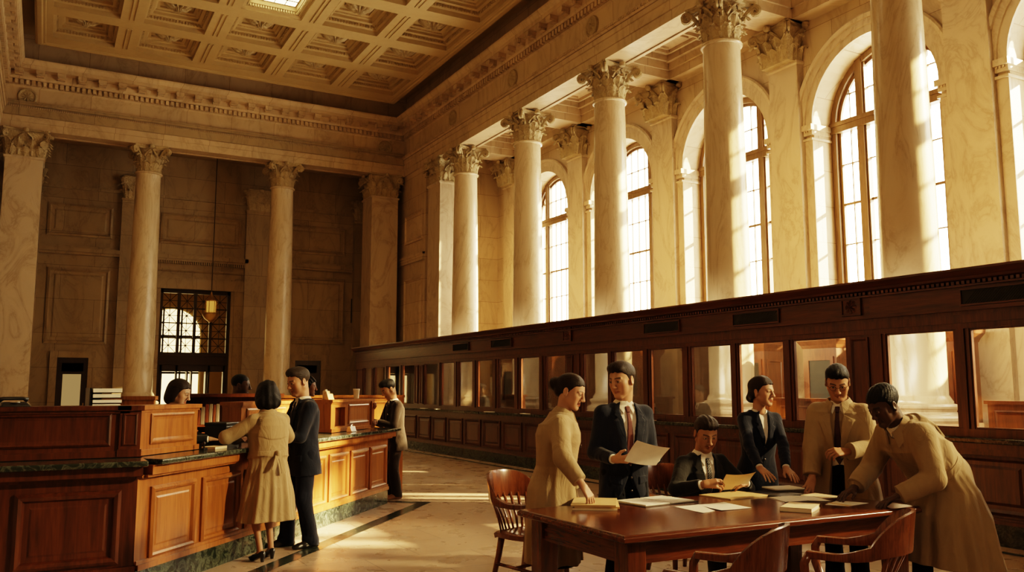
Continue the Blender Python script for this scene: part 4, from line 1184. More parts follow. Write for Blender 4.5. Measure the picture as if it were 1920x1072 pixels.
def m_skin():
    t = NT('skin'); a = t.n('ShaderNodeAttribute', attribute_name='tint'); v = t.coords(rnd=False); n = t.noise(v, 60, 3)
    c = t.mix(n, t.mix(.88, (0,0,0), a.outputs['Color']), a.outputs['Color']); t.l(c, t.b.inputs['Base Color'])
    t.b.inputs['Subsurface Weight'].default_value = .08; t.b.inputs['Subsurface Radius'].default_value = (.012,.005,.003)
    return t.set(Roughness=.5, Specular_IOR_Level=.35)
def m_hair(name, c, rough=.5):
    t = NT(name); v = t.coords((1,.18,.6), rnd=False); n = t.noise(v, 120, 4, .65, .8)
    col = t.mix(n, tuple(x*.22 for x in c), tuple(x*.75 for x in c)); t.l(col, t.b.inputs['Base Color']); t.bump(n, .9, .006)
    return t.set(Roughness=rough, Specular_IOR_Level=.22)
def m_eye():
    t = NT('eyeball'); tc = t.n('ShaderNodeTexCoord'); sx = t.n('ShaderNodeSeparateXYZ'); t.l(tc.outputs['Object'], sx.inputs[0])
    col = t.ramp(sx.outputs[1], [(0,(.62,.55,.48)),(.0098,(.62,.55,.48)),(.0104,(.07,.04,.02)),(1,(.02,.012,.008))]); t.l(col, t.b.inputs['Base Color'])
    return t.set(Roughness=.12)
SKIN = m_skin(); EYE = m_eye()
HAIR = {'brown': m_hair('dark_brown_hair', (.045,.025,.014)), 'black': m_hair('black_hair', (.012,.009,.008)), 'grey': m_hair('greying_brown_hair', (.085,.062,.045)), 'salt': m_hair('short_grizzled_hair', (.12,.10,.085)), 'auburn': m_hair('auburn_hair', (.075,.028,.013))}
CL_ = {
 'navy': m_cloth('navy_wool', (.012,.016,.030)), 'navy2': m_cloth('deep_navy_wool', (.008,.011,.024)), 'charcoal': m_cloth('charcoal_wool', (.018,.017,.016)), 'black': m_cloth('black_wool', (.007,.007,.009), .9, 420, .15, .0),
 'beige': m_cloth('beige_gabardine', (.325,.237,.138), .8, 420, .12, .1, .6), 'sand': m_cloth('sand_gabardine', (.305,.222,.13), .8, 420, .12, .1, .6), 'khaki': m_cloth('khaki_gabardine', (.30,.216,.123), .8, 420, .12, .1, .6),
 'greytweed': m_cloth('grey_tweed', (.085,.078,.066), .9, 260, .5), 'brownsuit': m_cloth('brown_wool', (.028,.018,.012)), 'white': m_cloth('white_cotton', (.78,.72,.62), .8, 300, .06, .05, .25),
 'lining': m_cloth('dark_lining', (.02,.017,.014)), 'leather': m_plain('black_leather', (.012,.010,.009), .28, 0, .5, .3), 'tan': m_plain('tan_leather', (.25,.13,.06), .35),
 'tie_red': m_stripe('burgundy_dotted_tie', (.07,.012,.014), (.30,.12,.09), 300, .6, .12), 'tie_stripe': m_stripe('striped_navy_tie', (.012,.013,.018), (.42,.38,.32), 150, .75, .06), 'tie_dark': m_plain('dark_tie', (.014,.012,.014), .5), 'tie_wine': m_plain('wine_tie', (.05,.010,.012), .5),
 'button': m_plain('dark_horn_button', (.03,.02,.014), .35), 'floral': m_stripe('printed_neck_scarf', (.36,.27,.18), (.10,.05,.03), 160, .5, .3), 'gilt': m_plain('spectacle_frame', (.10,.06,.03), .3, .6)}
def waves(seed, amp, f):
    rg = np.random.RandomState(seed); W = [(rg.normal(size=3)*f, rg.uniform(0,6.28)) for _ in range(5)]
    def d(x, y, z):
        s = 0
        for k, p in W: s = s+np.sin(x*k[0]+y*k[1]+z*k[2]*.6+p)
        return amp*s/2.2
    return d

class Person:
    def __init__(s, label, loc, face, h=1.78, female=False, skin=(.46,.27,.17), hair=('short','brown'), res=.0052, head=(0,0,0), lean=0, side=0, twist=0, pelvis=(0,0,None), arms=None, feet=None, sit=False, beard=0.0, headscale=1.16, neckfwd=.02):
        s.h = h; s.f = female; k = h/1.78; s.k = k; s.res = res
        s.t = thing('person', label, 'person', (loc[0], loc[1], loc[2] if len(loc) > 2 else 0), math.atan2(-face[0], face[1]))
        s.skin = np.array(skin); s.hairspec = hair; s.beard = beard
        pz = pelvis[2] if pelvis[2] is not None else .525*h
        s.P = V3(pelvis[0], pelvis[1], pz)
        T = rotm(twist, lean, side); s.T = T; s.Rv, s.Fv, s.U = T[:,0], T[:,1], T[:,2]
        s.Lt = .300*h
        s.tp = lambda r, fo, u: s.P+s.Rv*r*k+s.Fv*fo*k+s.U*u*k
        s.N = s.P+s.U*s.Lt*.985
        s.shw = (.155 if female else .182)*k
        s.S = [s.P+s.U*s.Lt*.845+s.Rv*q*s.shw for q in (-1,1)]       # left, right shoulder joints
        s.HM = rotm(twist+head[0], head[1], head[2]); hs = headscale*(h/1.78)**.5*(.95 if female else 1.0); s.hs = hs
        nk = nrm(s.U*.75+V3(0,0,1)*.5+s.HM[:,1]*.12)
        s.H = s.N+nk*(.108*hs)+s.Fv*neckfwd+s.HM[:,2]*.06*hs         # head centre
        s.la, s.lf = .172*h, .148*h
        s.arm = []
        for i in (0,1):
            a = arms[i]; W = np.array(a['w'], float); E, W = ik(s.S[i], W, s.la, s.lf, a.get('pole', V3(-.3 if i == 0 else .3, -.8, -.5)))
            s.arm.append((s.S[i], E, W, a))
        s.leg = []
        feet = feet or [V3(-.10,0,0), V3(.10,0,0)]
        for i in (0,1):
            hip = s.P+V3(1,0,0)*(-1 if i == 0 else 1)*.092*k+V3(0,0,-.01); A = np.array(feet[i], float)+V3(0,0,.085*k)
            K, A = ik(hip, A, .239*h, .239*h, V3(0,1,.0 if not sit else .8)); s.leg.append((hip, K, A))
    def hl(s, x, y, z): return s.H+(s.HM@np.array([x,y,z]))*s.hs
    def head(s, g):
        M, hs = s.HM, s.hs; L = s.hl; fe = s.f
        E = lambda c, r, k=.012, op='add', rot=None: g.ell(L(*c), np.array(r)*hs, M if rot is None else M@rot, k*hs, op)
        Cn = lambda a, b, ra, rb, k=.012, op='add': g.cone(L(*a), L(*b), ra*hs, rb*hs, k*hs, None, op)
        E((0,-.014,.036), (.074,.096,.082)); E((0,.026,.005), (.064,.066,.088), .02)
        jw = .046 if fe else .052
        for q in (-1,1):
            Cn((q*jw,-.002,-.052), (q*.016,.066,-.100 if not fe else -.096), .022, .019 if not fe else .017, .03)
            E((q*.040,.052,-.022), (.027,.028,.03), .02); E((q*.034,.046,-.058), (.026,.030,.032), .02)
            E((q*.030,.094,.004), (.020,.016,.0125), .010, 'sub')
            E((q*.077,-.010,-.008), (.010,.020,.033), .008, rot=rotm(q*-18,-8,0)); E((q*.087,-.006,-.006), (.006,.011,.019), .006, 'sub')
            E((q*.0125,.100,-.035), (.0095,.010,.008), .006)
            Cn((q*.012,.0855,.024), (q*.046,.073,.021), .0085 if not fe else .006, .006, .012)
            # lids
            E((q*.031,.0785,.0045), (.0165,.0135,.0125), .004); E((q*.0315,.091,.0022), (.0138,.0095,.0058), .003, 'sub')
        E((0,.034,-.062), (.045,.044,.045), .02); E((0,.072,-.100), (.021,.016,.016), .014)
        Cn((0,.088,.016), (0,.107,-.026), .0085, .0105, .012); E((0,.110,-.032), (.012,.011,.009), .008)
        for z, r, y in ((-.0615,.0062,.0875), (-.0735,.0072,.0865)):
            Cn((-.027,y-.016,z+(-.002 if z < -.07 else -.004)*-1*(1 if z < -.07 else -1)), (0,y,z), r*.5, r, .008); Cn((.027,y-.016,z+(-.002 if z < -.07 else -.004)*-1*(1 if z < -.07 else -1)), (0,y,z), r*.5, r, .008)
        Cn((-.028,.078,-.0675), (0,.090,-.0675), .0022, .0026, .003, 'sub'); Cn((.028,.078,-.0675), (0,.090,-.0675), .0022, .0026, .003, 'sub')
        nb = s.N-s.U*.03
        g.cone(L(0,-.028,-.045), nb, (.052 if not fe else .045)*hs, (.060 if not fe else .050)*hs, .03)
    def tint(s, vs):
        p = ((vs-s.H)@s.HM)/s.hs; x, y, z = np.abs(p[:,0]), p[:,1], p[:,2]
        c = np.tile(s.skin, (len(vs),1))
        def mixc(m, col): 
            m = np.clip(m,0,1)[:,None]; c[:] = c*(1-m)+np.array(col)*m
        near = (np.abs(p[:,1]) < .15) & (np.abs(z) < .14) & (x < .1)
        mixc(near*np.exp(-(((x-.045)/.022)**2+((z+.028)/.022)**2+((y-.07)/.03)**2))*.35, s.skin*np.array((1.12,.80,.74)))
        mixc(near*np.exp(-((x/.018)**2+((z+.034)/.014)**2+((y-.112)/.02)**2))*.3, s.skin*np.array((1.1,.82,.76)))
        if s.beard: mixc(near*(y > -.01)*np.clip((-.038-z)/.012,0,1)*np.clip((y-.0)/.03,0,1)*s.beard, s.skin*np.array((.42,.42,.45)))
        mixc(near*(y > .06)*np.clip(1.25-((x/.029)**2+((z+.0675)/(.0105))**2),0,1)*2*(.75 if s.f else .45), s.skin*np.array((.78,.42,.38)) if s.f else s.skin*np.array((.75,.52,.48)))
        hc = np.array({'brown':(.03,.018,.012),'black':(.012,.009,.008),'grey':(.05,.036,.028),'salt':(.05,.04,.033),'auburn':(.05,.022,.012)}[s.hairspec[1]])
        bz = .0235+.0045*np.cos((x-.034)/.017)
        mixc(near*(y > .055)*(x > .011)*(x < .05)*np.clip(1.3-((z-bz)/(.0050 if not s.f else .0038))**2,0,1)*.85, hc)
        mixc(near*(y > .062)*np.exp(-(((x-.031)/.019)**2+((z-.004)/.010)**2))*.55, s.skin*.42)
        return c
    def hand(s, g, i):
        S, E, W, a = s.arm[i]; k = s.k*1.06*(.92 if s.f else 1.0)
        D = nrm(a.get('d', W-E)); N = np.array(a.get('n', (0,0,-1)), float); N = nrm(N-D*(N@D)); T = np.cross(D, N)*(1 if i == 1 else -1)
        T = np.cross(N, D) if i == 0 else np.cross(D, N)
        cu = a.get('curl', 25); sp = a.get('spread', 4)
        bx = a.get('T'); 
        if bx is not None and np.dot(T, bx) < 0: T = -T
        fl = (.93,1.05,1.0,.80)
        for j in range(4):
            Kn = W+(D*(.090-.004*abs(j-1.2))+T*(.031-.0205*j))*k
            g.cone(W+T*(.018-.012*j)*k, Kn, .0135*k, .0115*k, .014*k)
            yaw = R(sp*(1.4-j)); d0 = D*math.cos(yaw)+T*math.sin(yaw); p = Kn; th = 0
            for L, rr, c in ((.044,.0100,.8), (.028,.0090,1.0), (.022,.0080,.7)):
                th += R(cu*c*(1+.12*j)); dd = d0*math.cos(th)+N*math.sin(th); q = p+dd*L*fl[j]*k
                g.cone(p, q, rr*k*(.9 if j == 3 else 1), (rr-.0008)*k*(.9 if j == 3 else 1), .004*k); p = q
        tb = W+(D*.030+T*.030+N*.010)*k; ta = a.get('thumb', .5)
        g.cone(W+(T*.012+N*.006)*k, tb, .017*k, .0155*k, .012*k)
        d1 = nrm(D*.75+T*(.75-.3*ta)+N*(.15+.5*ta)); p = tb+d1*.040*k; g.cone(tb, p, .0145*k, .011*k, .008*k)
        d2 = nrm(D*.95+T*(.25-.35*ta)+N*(.2+.35*ta)); g.cone(p, p+d2*.031*k, .0108*k, .0085*k, .004*k)
        g.cone(W-nrm(W-E)*.04, W+D*.012*k, .027*k, .026*k, .012*k, (N, .75))
    def bounds(s, extra=()):
        P = [s.H+V3(0,0,.2), s.H-V3(.2,.2,0), s.H+V3(.2,.2,0), s.P-V3(.25,.25,0), s.P+V3(.25,.25,0)]+[q for a in s.arm for q in a[:3]]+[a[2]+d for a in s.arm for d in (V3(.2,.2,.2),V3(-.2,-.2,-.2))]+[q for l in s.leg for q in l]+list(extra)
        P = np.array(P); return P.min(0)-.1, P.max(0)+.1
    def body(s, legs=True):
        lo, hi = s.bounds(); lo[2] = max(lo[2], -.01 if s.t.location[2] == 0 else lo[2]); g = G(lo, hi, s.res); k = s.k
        s.head(g)
        tor = s.torso(grow=-.03); l, h_ = tor.box(-.06*s.k); g.put(tor.fn(0, -.06*s.k), l, h_, .03)
        for i in (0,1):
            S, E, W, a = s.arm[i]
            g.cone(S, E, .042*k, .036*k, .03); g.cone(E, W, .036*k, .025*k, .02)
            s.hand(g, i)
            hp, K, A = s.leg[i]
            fk = .9 if s.f else 1
            g.cone(hp, K, .07*k, .050*k*fk, .03); g.cone(K, A, .046*k*fk, .032*k*fk, .02)
            c = K*.68+A*.32-V3(0,.018,0); g.ell(c, (.046*k*fk,.047*k*fk,.11*k), None, .03)
            g.cone(A-V3(0,0,.03), V3(A[0], A[1]+.10, .034), .028*k, .018*k, .02)
        o = g.mesh('body', SKIN, s.t, s.tint); s.bodyobj = o
        for q in (-1,1):
            e = MB(); n = 10
            e.lathe([(.0128*math.sin(PI*i/8), -.0128*math.cos(PI*i/8)) for i in range(1,8)], 10)
            eo = e.build('eye', EYE, s.t, True)
            m = Matrix([list(s.HM[r]) for r in range(3)]).to_4x4(); m.translation = Vector(s.hl(q*.031,.0775,.0035)); 
            eo.matrix_local = m @ Matrix.Scale(s.hs, 4)
        return s
    def torso(s, grow=0.0, scale=1.0):
        k = s.k; fe = s.f; w = s.h*.300
        if fe: st = [(-.22,.185,.12,.13,-.01),(-.10,.178,.112,.135,-.012),(0,.165,.105,.12,-.01),(.12,.132,.095,.092,0),(.20,.138,.105,.095,0),(.31,.158,.132,.105,0),(.40,.160,.115,.105,-.005),(.47,.135,.082,.088,-.008),(.515,.075,.058,.068,-.01),(.56,.052,.05,.055,0)]
        else: st = [(-.22,.185,.125,.13,0),(-.10,.178,.12,.13,0),(0,.170,.115,.118,0),(.14,.163,.115,.105,0),(.30,.185,.13,.118,-.004),(.40,.190,.122,.118,-.01),(.47,.155,.088,.098,-.012),(.52,.085,.064,.075,-.012),(.565,.058,.056,.06,-.005)]
        st = [(u*k*(w/(.534*k)), a*k+grow, bf*k+grow, bb*k+grow, yc*k) for u, a, bf, bb, yc in st]
        return Loft(s.P, s.Rv, s.Fv, s.U, st, 2.4)
    def sleeves(s, g, ra, re, rw, upto=1.0, k=.03, dist=None):
        for i in (0,1):
            S, E, W, a = s.arm[i]; m = s.k
            Wc = W-nrm(W-E)*a.get('cuff', .02)
            g.cone(S-s.U*.005, E, ra*m, re*m, k); g.cone(E, Wc, re*m, rw*m, .02)
            # gathered folds round the elbow and along the forearm
            ax = nrm(W-E)
            for q, rr in ((.22,.5), (.42,.35), (.62,.3)):
                c = E+(Wc-E)*q; side = nrm(np.cross(ax, V3(.3,.5,.8))); r0 = (re+(rw-re)*q)*m
                g.cone(c-side*r0*.55+ax*.02, c+side*r0*.75-ax*.015, .020*m*rr+.012, .014*m, .018)
            # flat cuff end
            def f(x, y, z, Wc=Wc, ax=ax): return (x-Wc[0])*ax[0]+(y-Wc[1])*ax[1]+(z-Wc[2])*ax[2]
            g.put(lambda x, y, z: np.where((x-Wc[0])**2+(y-Wc[1])**2+(z-Wc[2])**2 < .1**2, (x-Wc[0])*ax[0]+(y-Wc[1])*ax[1]+(z-Wc[2])*ax[2], -9), Wc-.1, Wc+.1, .01, 'and')
    def crop_neck(s, g, r=.062):
        g.cone(s.N-s.U*.02+s.Fv*.01, s.N+s.U*.2, r*s.k, r*1.25*s.k, .01, None, 'sub')
    def shirt(s, mat='white', low=.05, tie=None, collar=True, tie_top=True, tie_low=.12):
        k = s.k; L = s.torso(.004); lo, hi = L.box(low*k, .56*k, .03); g = G(lo-.01, hi+.02, max(s.res, .005))
        bx = L.box(low*k, .55*k); g.put(L.fn(0, low*k, .56*k), *bx, .01)
        if collar:
            c0 = s.N-s.U*.025*k; n2 = nrm(s.H-s.HM[:,2]*.07*s.hs-s.N)
            g.cone(c0-n2*.01, c0+n2*.045*k, .070*k, .062*k, .012)
            for q in (-1,1): L.plate(g, [(q*.004*k,.525*k),(q*.052*k,.555*k),(q*.070*k,.50*k),(q*.040*k,.452*k)], .007*k, .007*k)
        g.cone(s.N-s.U*.01+n2*.03 if collar else s.N, s.N+(n2 if collar else s.U)*.2, .056*k, .075*k, .006, None, 'sub')
        g.mesh('shirt', CL_[mat], s.t)
        if tie:
            g2 = G(lo-.01, hi+.03, max(s.res*.8, .0042))
            L.plate(g2, [(-.020*k,.512*k),(.020*k,.512*k),(.014*k,.468*k),(-.014*k,.468*k)], .011*k, .012*k)
            L.plate(g2, [(-.013*k,.475*k),(.013*k,.475*k),(.036*k,(tie_low+.06)*k),(.002*k,tie_low*k),(-.034*k,(tie_low+.06)*k)], .005*k, .008*k)
            g2.mesh('tie', CL_[tie], s.t)
        return s
    def jacket(s, mat, hem=-.20, v=.17, vw=.070,  open_=0.0, pocket=True, lap=True, lapelw=.062, buttons=True, name='jacket'):
        k = s.k; L = s.torso(.020); inner = s.torso(.006)
        P = [L.box(hem*k)[0], L.box(hem*k)[1]]+[q+d for a in s.arm for q in a[:3] for d in (-.1,.1)]
        g = G(np.min(P,0)-.03, np.max(P,0)+.03, s.res*1.05)
        st = [list(r) for r in L.st]; st.insert(0, [hem*k, st[0][1]+.012*k, st[0][2]+.012*k, st[0][3]+.012*k, st[0][4]]) if hem*k < st[0][0] else None
        L = Loft(s.P, s.Rv, s.Fv, s.U, st, 2.4)
        bx = L.box(hem*k, .525*k); g.put(L.fn(0, hem*k, .53*k), *bx, .02)
        for i, q in enumerate((-1,1)):
            g.cone(s.tp(q*.045,-.014,.490), s.S[i]+s.U*.010*k-s.Rv*q*.006, .046*k, .054*k, .035)
        s.sleeves(g, .068 if not s.f else .060, .056 if not s.f else .049, .047 if not s.f else .042)
        if lap:
            L.carve(g, [(-vw*k,.62*k),(vw*k,.62*k),(vw*k,.49*k),(.004*k,v*k),(-.004*k,v*k),(-vw*k,.49*k)], inner, 1, .004, -.008)
            w = lapelw
            for q in (-1,1):
                L.plate(g, [(q*(vw-.010)*k,.545*k),(q*(vw+.015)*k,.53*k),(q*(vw-.008+w)*k,.445*k),(q*(vw-.026+w)*k,.425*k),(q*(vw+w)*k,.405*k),(q*.045*k,(v+.07)*k),(q*.004*k,v*k),(q*vw*k,.49*k)], .007*k, .009*k)
        s.crop_neck(g, .066)
        if open_:
            L.carve(g, [(-.006*k,(v+.01)*k),(.006*k,(v+.01)*k),(open_*k,(hem-.02)*k),(-open_*.8*k,(hem-.02)*k)], inner, 1, .004, .002)
            q0 = open_*(v+.04)/(v-hem)
            L.carve(g, [(-q0*.8*k,-.04*k),(q0*k,-.04*k),(open_*k,(hem-.02)*k),(-open_*.8*k,(hem-.02)*k)], None, 1, .004, -.02)
        else:
            L.carve(g, [(.004*k,v*k),(.008*k,v*k),(.030*k,(hem-.02)*k),(.008*k,(hem-.02)*k)], inner, 1, .006, .012)
        if pocket:
            for q in (-1,1): L.plate(g, [(q*.075*k,-.03*k),(q*.160*k,-.02*k),(q*.160*k,-.075*k),(q*.075*k,-.085*k)], .006*k, .004*k)
            L.plate(g, [(-.06*k,.33*k),(-.13*k,.335*k),(-.13*k,.318*k),(-.06*k,.313*k)], .005*k, .004*k)
        wv = waves(int(s.h*1000), .0022*k, 26); g.F += np.where(g.F < .05, wv(*g.xyz((slice(None),)*3)), 0).astype(f32)
        o = g.mesh(name, CL_[mat], s.t)
        if buttons:
            for u in (v-.015, v-.115):
                b = MB(); b.lathe([(.002,-.003),(.010,-.003),(.011,0),(.010,.003),(.002,.004)], 12)
                bo = b.build('button', CL_['button'], s.t, True); p = L.pt(-.006*k, u*k, 1, .002)
                m = Matrix((s.Rv, s.U, s.Fv)).transposed().to_4x4(); m.translation = Vector(p); bo.matrix_local = m
        s.L = L
        # shirt cuffs
        for i in (0,1):
            S, E, W, a = s.arm[i]; ax = nrm(W-E); c = W-ax*a.get('cuff', .02)
            b = MB(); b.tube([c-ax*.03, c+ax*.013], .036*k*(.9 if s.f else 1), 14); b.build('shirt_cuff', CL_['white'], s.t, True)
        return s
    def trousers(s, mat, name='trousers'):
        k = s.k; P = [s.P+V3(.26,.26,.16), s.P-V3(.26,.26,.1)]+[q+d for l in s.leg for q in l for d in (-.13,.13)]
        lo = np.min(P,0); lo[2] = max(lo[2], .02); g = G(lo, np.max(P,0), max(s.res*1.2,.0065))
        g.ell(s.P+V3(0,0,.02), (.172*k,.125*k,.14*k), None, .04)
        for i in (0,1):
            hp, K, A = s.leg[i]
            g.cone(hp, K, .100*k, .076*k, .03, (V3(0,1,0), 1.05)); g.cone(K, A+V3(0,-.006,-.035), .076*k, .070*k, .03)
            g.cone(K+V3(0,.065,0)*k, A+V3(0,.07,-.03)*k, .012, .012, .03); g.ell(A+V3(0,.012,.0), (.068*k,.078*k,.05*k), None, .03)
        g.put(lambda x, y, z: .035-z+0*x+0*y, g.lo, g.lo+V3(3,3,.08), .01, 'and')
        wv = waves(5, .003, 20); g.F += np.where(g.F < .05, wv(*g.xyz((slice(None),)*3)), 0).astype(f32)
        g.mesh(name, CL_[mat], s.t); return s
    def shoes(s, mat='leather', heel=False, turn=(8,-8)):
        k = s.k
        for i in (0,1):
            hp, K, A = s.leg[i]; an = R(turn[i]); d = V3(-math.sin(an), math.cos(an), 0); c = V3(A[0], A[1], 0)
            g = G(c-V3(.2,.24,.01), c+V3(.2,.28,.2), .005)
            if not heel:
                g.cone(c-d*.05*k+V3(0,0,.036), c+d*.13*k+V3(0,0,.030), .038*k, .036*k, .02); g.cone(c+V3(0,0,.07), c+d*.07*k+V3(0,0,.045), .042*k, .036*k, .03)
                g.ell(c+d*.165*k+V3(0,0,.026), (.038*k,.045*k,.027*k), None, .02)
                g.put(lambda x, y, z: .004-z+0*x+0*y, g.lo, g.lo+V3(1,1,.06), .01, 'and')
            else:
                g.cone(c-d*.045*k+V3(0,0,.075), c+d*.09*k+V3(0,0,.028), .030*k, .034*k, .02); g.ell(c+d*.125*k+V3(0,0,.022), (.034*k,.05*k,.020*k), None, .02)
                g.cone(c-d*.05*k+V3(0,0,.06), c-d*.048*k+V3(0,0,.003), .024*k, .016*k, .01)
                g.cone(c+d*.03*k+V3(0,0,.125), c+d*.06*k+V3(0,0,.10), .036*k, .034*k, .02, None, 'sub')
                g.put(lambda x, y, z: .003-z+0*x+0*y, g.lo, g.lo+V3(1,1,.06), .01, 'and')
            g.mesh('shoe', CL_[mat], s.t)
        return s
    def coat(s, mat, hem_z=.42, belt=False, yoke=False, open_=None, collar='flat', folds=9, amp=.035, flare=.075, hipback=0.0, v=.36, name='coat', seed=1, lapels=False, straps=False, grow=.034, bell=0.0):
        k = s.k; L = s.torso(grow); inner = s.torso(.008)
        hp = s.P+V3(0,hipback,0)
        zt = s.P[2]+.13*k*s.U[2]
        W0 = s.P+s.U*.10*k
        rg = np.random.RandomState(seed); ph = rg.uniform(0,6.28,4)
        H0 = zt-hem_z
        def fold(th, u):
            q = np.clip(-u/H0, 0, 1)
            return (amp*1.45*(np.sin(th*folds+ph[0])*.6+np.sin(th*(folds//2+1)+ph[1])*.5+.45*np.sin(th*(folds*2-1)+ph[2]))*q**.6).astype(f32)
        wst = (.148 if s.f else .182)*k+(.012 if belt else .03); wd = (.115 if s.f else .135)*k+(.01 if belt else .025)
        off = (W0-hp)[1]
        up_ = [float(q) for q in L.at(np.array(.27*k))]; up2 = [float(q) for q in L.at(np.array(.37*k))]
        if not belt: wst = up_[0]*.99; wd = max(up_[1], up_[2])*.99
        st = [(-H0, wst+flare+.05*k, wd+flare*.9+bell, wd+flare*1.1, 0), (-H0*.5, wst+flare*.62+.03*k, wd+flare*.55+.01+bell*.6, wd+flare*.7+.02, 0), (-.17*k, wst+.030*k+flare*.2, wd+.02*k, wd+.045*k, .0), (0, wst, wd, wd, off), *([(.16*k, wst*.86, wd*.84, wd*.84, off*1.5)] if belt else [(.14*k, up_[0]*.985, up_[1]*.985, up_[2]*1.14, off+float(up_[3])), (.24*k, up2[0]*.99, up2[1]*.97, up2[2]*1.16, off*2.2+float(up2[3])), (.30*k, up2[0]*.93, up2[1]*.86, up2[2]*.98, off*2.6+float(up2[3]))])]
        SK = Loft((hp[0], hp[1], zt), V3(1,0,0) if abs(s.Rv[2]) < .3 else s.Rv*V3(1,1,0), V3(0,1,0) if s.Fv[2] > -2 and abs(s.Fv[0]) < .05 else nrm(s.Fv*V3(1,1,0)), V3(0,0,1), st, 2.2, fold)
        bl = SK.box(); P = [*L.box(), *bl]+[q+d for a in s.arm for q in a[:3] for d in (-.11,.11)]
        g = G(np.min(P,0)-.02, np.max(P,0)+.03, s.res*1.15)
        u_lo = (.115*k if belt else .31*k); LT = L
        if not belt:      # the upper part tapers away inside the falling body of the coat
            us = [.14*k, .24*k, .33*k, .40*k, .47*k, .50*k, .53*k]; sc = [.66, .84, .97, 1, 1, 1, 1]; rows = []
            for u_, c_ in zip(us, sc):
                a_, b1, b2, y_ = [float(q) for q in L.at(np.array(u_))]; rows.append([u_, a_*c_, b1*c_, b2*c_, y_])
            LT = Loft(s.P, s.Rv, s.Fv, s.U, rows, 2.4); u_lo = .14*k
        g.put(LT.fn(0, u_lo, .53*k), *L.box(u_lo, .53*k), .02 if belt else .06)
        g.put(SK.fn(), *bl, .09)
        if s.U[2] < .85: g.ell(s.P+V3(0,-.015,.03), (.195*k,.168*k,.175*k), None, .06)
        for i, q in enumerate((-1,1)):
            g.cone(s.tp(q*.050,-.014,.49), s.S[i]+s.U*.012*k, .052*k, .062*k, .04)
        s.sleeves(g, .086 if not s.f else .076, .080 if not s.f else .070, .070 if not s.f else .060)
        if straps:
            for i in (0,1):
                S, E, Wr, a = s.arm[i]; ax = nrm(Wr-E); c = Wr-ax*(a.get('cuff',.02)+.075); rr = (.077 if not s.f else .066)*k
                g.cone(c-ax*.014, c+ax*.014, rr, rr, .004)
        if yoke:
            L.plate(g, [(-.150*k,.50*k),(.150*k,.50*k),(.168*k,.30*k),(.06*k,.270*k),(-.06*k,.270*k),(-.168*k,.30*k)], .010*k, .012*k, -1)
        if open_:
            o1, o2, o3 = open_     # half gap at neck, at waist, at hem (right side edge, left side edge)
            L.carve(g, [(-o1*k,.62*k),(o1*k,.62*k),(o2[1]*k,.12*k),(o2[1]*k,-.02*k),(o2[0]*k,-.02*k),(o2[0]*k,.12*k)], inner, 1, .006, .004)
            y_in = Loft((hp[0], hp[1], zt), SK.R, SK.Fv, V3(0,0,1), [(-H0-.1,.17*k,.115*k,.1,0),(0,.15*k,.10*k,.1,off),(.06,.14*k,.10*k,.1,off)], 2.2)
            SK.carve(g, [(o2[0]*k,.05),(o2[1]*k,.05),(o3[1]*k,-H0-.05),(o3[0]*k,-H0-.05)], None, 1, .006, .0)
        n2 = nrm(s.H-s.HM[:,2]*.07*s.hs-s.N)
        s.crop_neck(g, .074)
        if lapels:
            for q in (-1,1): L.plate(g, [(q*.052*k,.46*k),(q*.145*k,.415*k),(q*.125*k,.375*k),(q*.035*k,.10*k),(q*.016*k,.10*k)], .008*k, .012*k)
        if open_: L.carve(g, [(-o1*.8*k,.64*k),(o1*.8*k,.64*k),(0,.30*k)], inner, 1, .006, .004)
        wv = waves(seed+11, .0048*k, 21); g.F += np.where(g.F < .06, wv(*g.xyz((slice(None),)*3)), 0).astype(f32)
        g.mesh(name, CL_[mat], s.t); s.L = L; s.SK = SK
        if collar: s.collar(mat, .074 if not s.f else .066, lapels)
        if belt: s.belt(mat)
        return s
    def collar(s, mat, r, lapels=False, gap=24):
        k = s.k; n2 = nrm(s.H-s.HM[:,2]*.07*s.hs-s.N); ax = nrm(n2*.5+s.U); fo = nrm(s.Fv-ax*(s.Fv@ax)); ri = np.cross(fo, ax)
        c = s.N+s.U*.004*k; secs = []
        m = MB()
        for i in range(41):
            th = R(gap+(360-2*gap)*i/40); e = min(1, abs(math.cos(th/2))**0.5+.0); fr = max(0, math.cos(th))
            d = ri*math.sin(th)+fo*math.cos(th)
            def P(rr, z): return c+d*rr*k+ax*z*k+fo*(.010*k)
            pt = fr**6*.05
            secs.append([P(r, .0), P(r+.002, .046-.028*fr), P(r+.010, .050-.028*fr), P(r+.046+pt*.5, -.010-.040*fr-pt*.6), P(r+.052+pt*.5, -.022-.044*fr-pt*.7), P(r+.034+pt*.4, -.018-.040*fr-pt*.6), P(r+.008, .034-.028*fr)])
        m.ribbon(secs); o = m.build('collar', CL_[mat], s.t, True, auto=60)
        return s
    def belt(s, mat, u=-.01, w=.026):
        k = s.k; L = s.L; u = .125*k; m = MB(); secs = []
        a, bf, bb, yc = [float(q) for q in L.at(np.array(u))]
        for i in range(65):
            th = 2*PI*i/64; ct, st_ = math.cos(th), math.sin(th); b = bf if ct > 0 else bb
            sup = (abs(st_)**2.2+abs(ct)**2.2)**(-1/2.2)
            def P(off, du): return L.O+L.R*((a+off)*st_*sup)+L.Fv*(yc+(b+off)*ct*sup)+L.U*(u+du-.02*ct*0)
            secs.append([P(.006,-w*k), P(.030,-w*k*.9), P(.032,0), P(.030,w*k*.9), P(.006,w*k)])
        m.ribbon(secs); m.build('belt', CL_[mat], s.t, True, auto=50)
        b = MB(); p = L.pt(.0, u, 1, .036)
        quad = [(-.035,-.034),(.035,-.034),(.035,.034),(-.035,.034)]
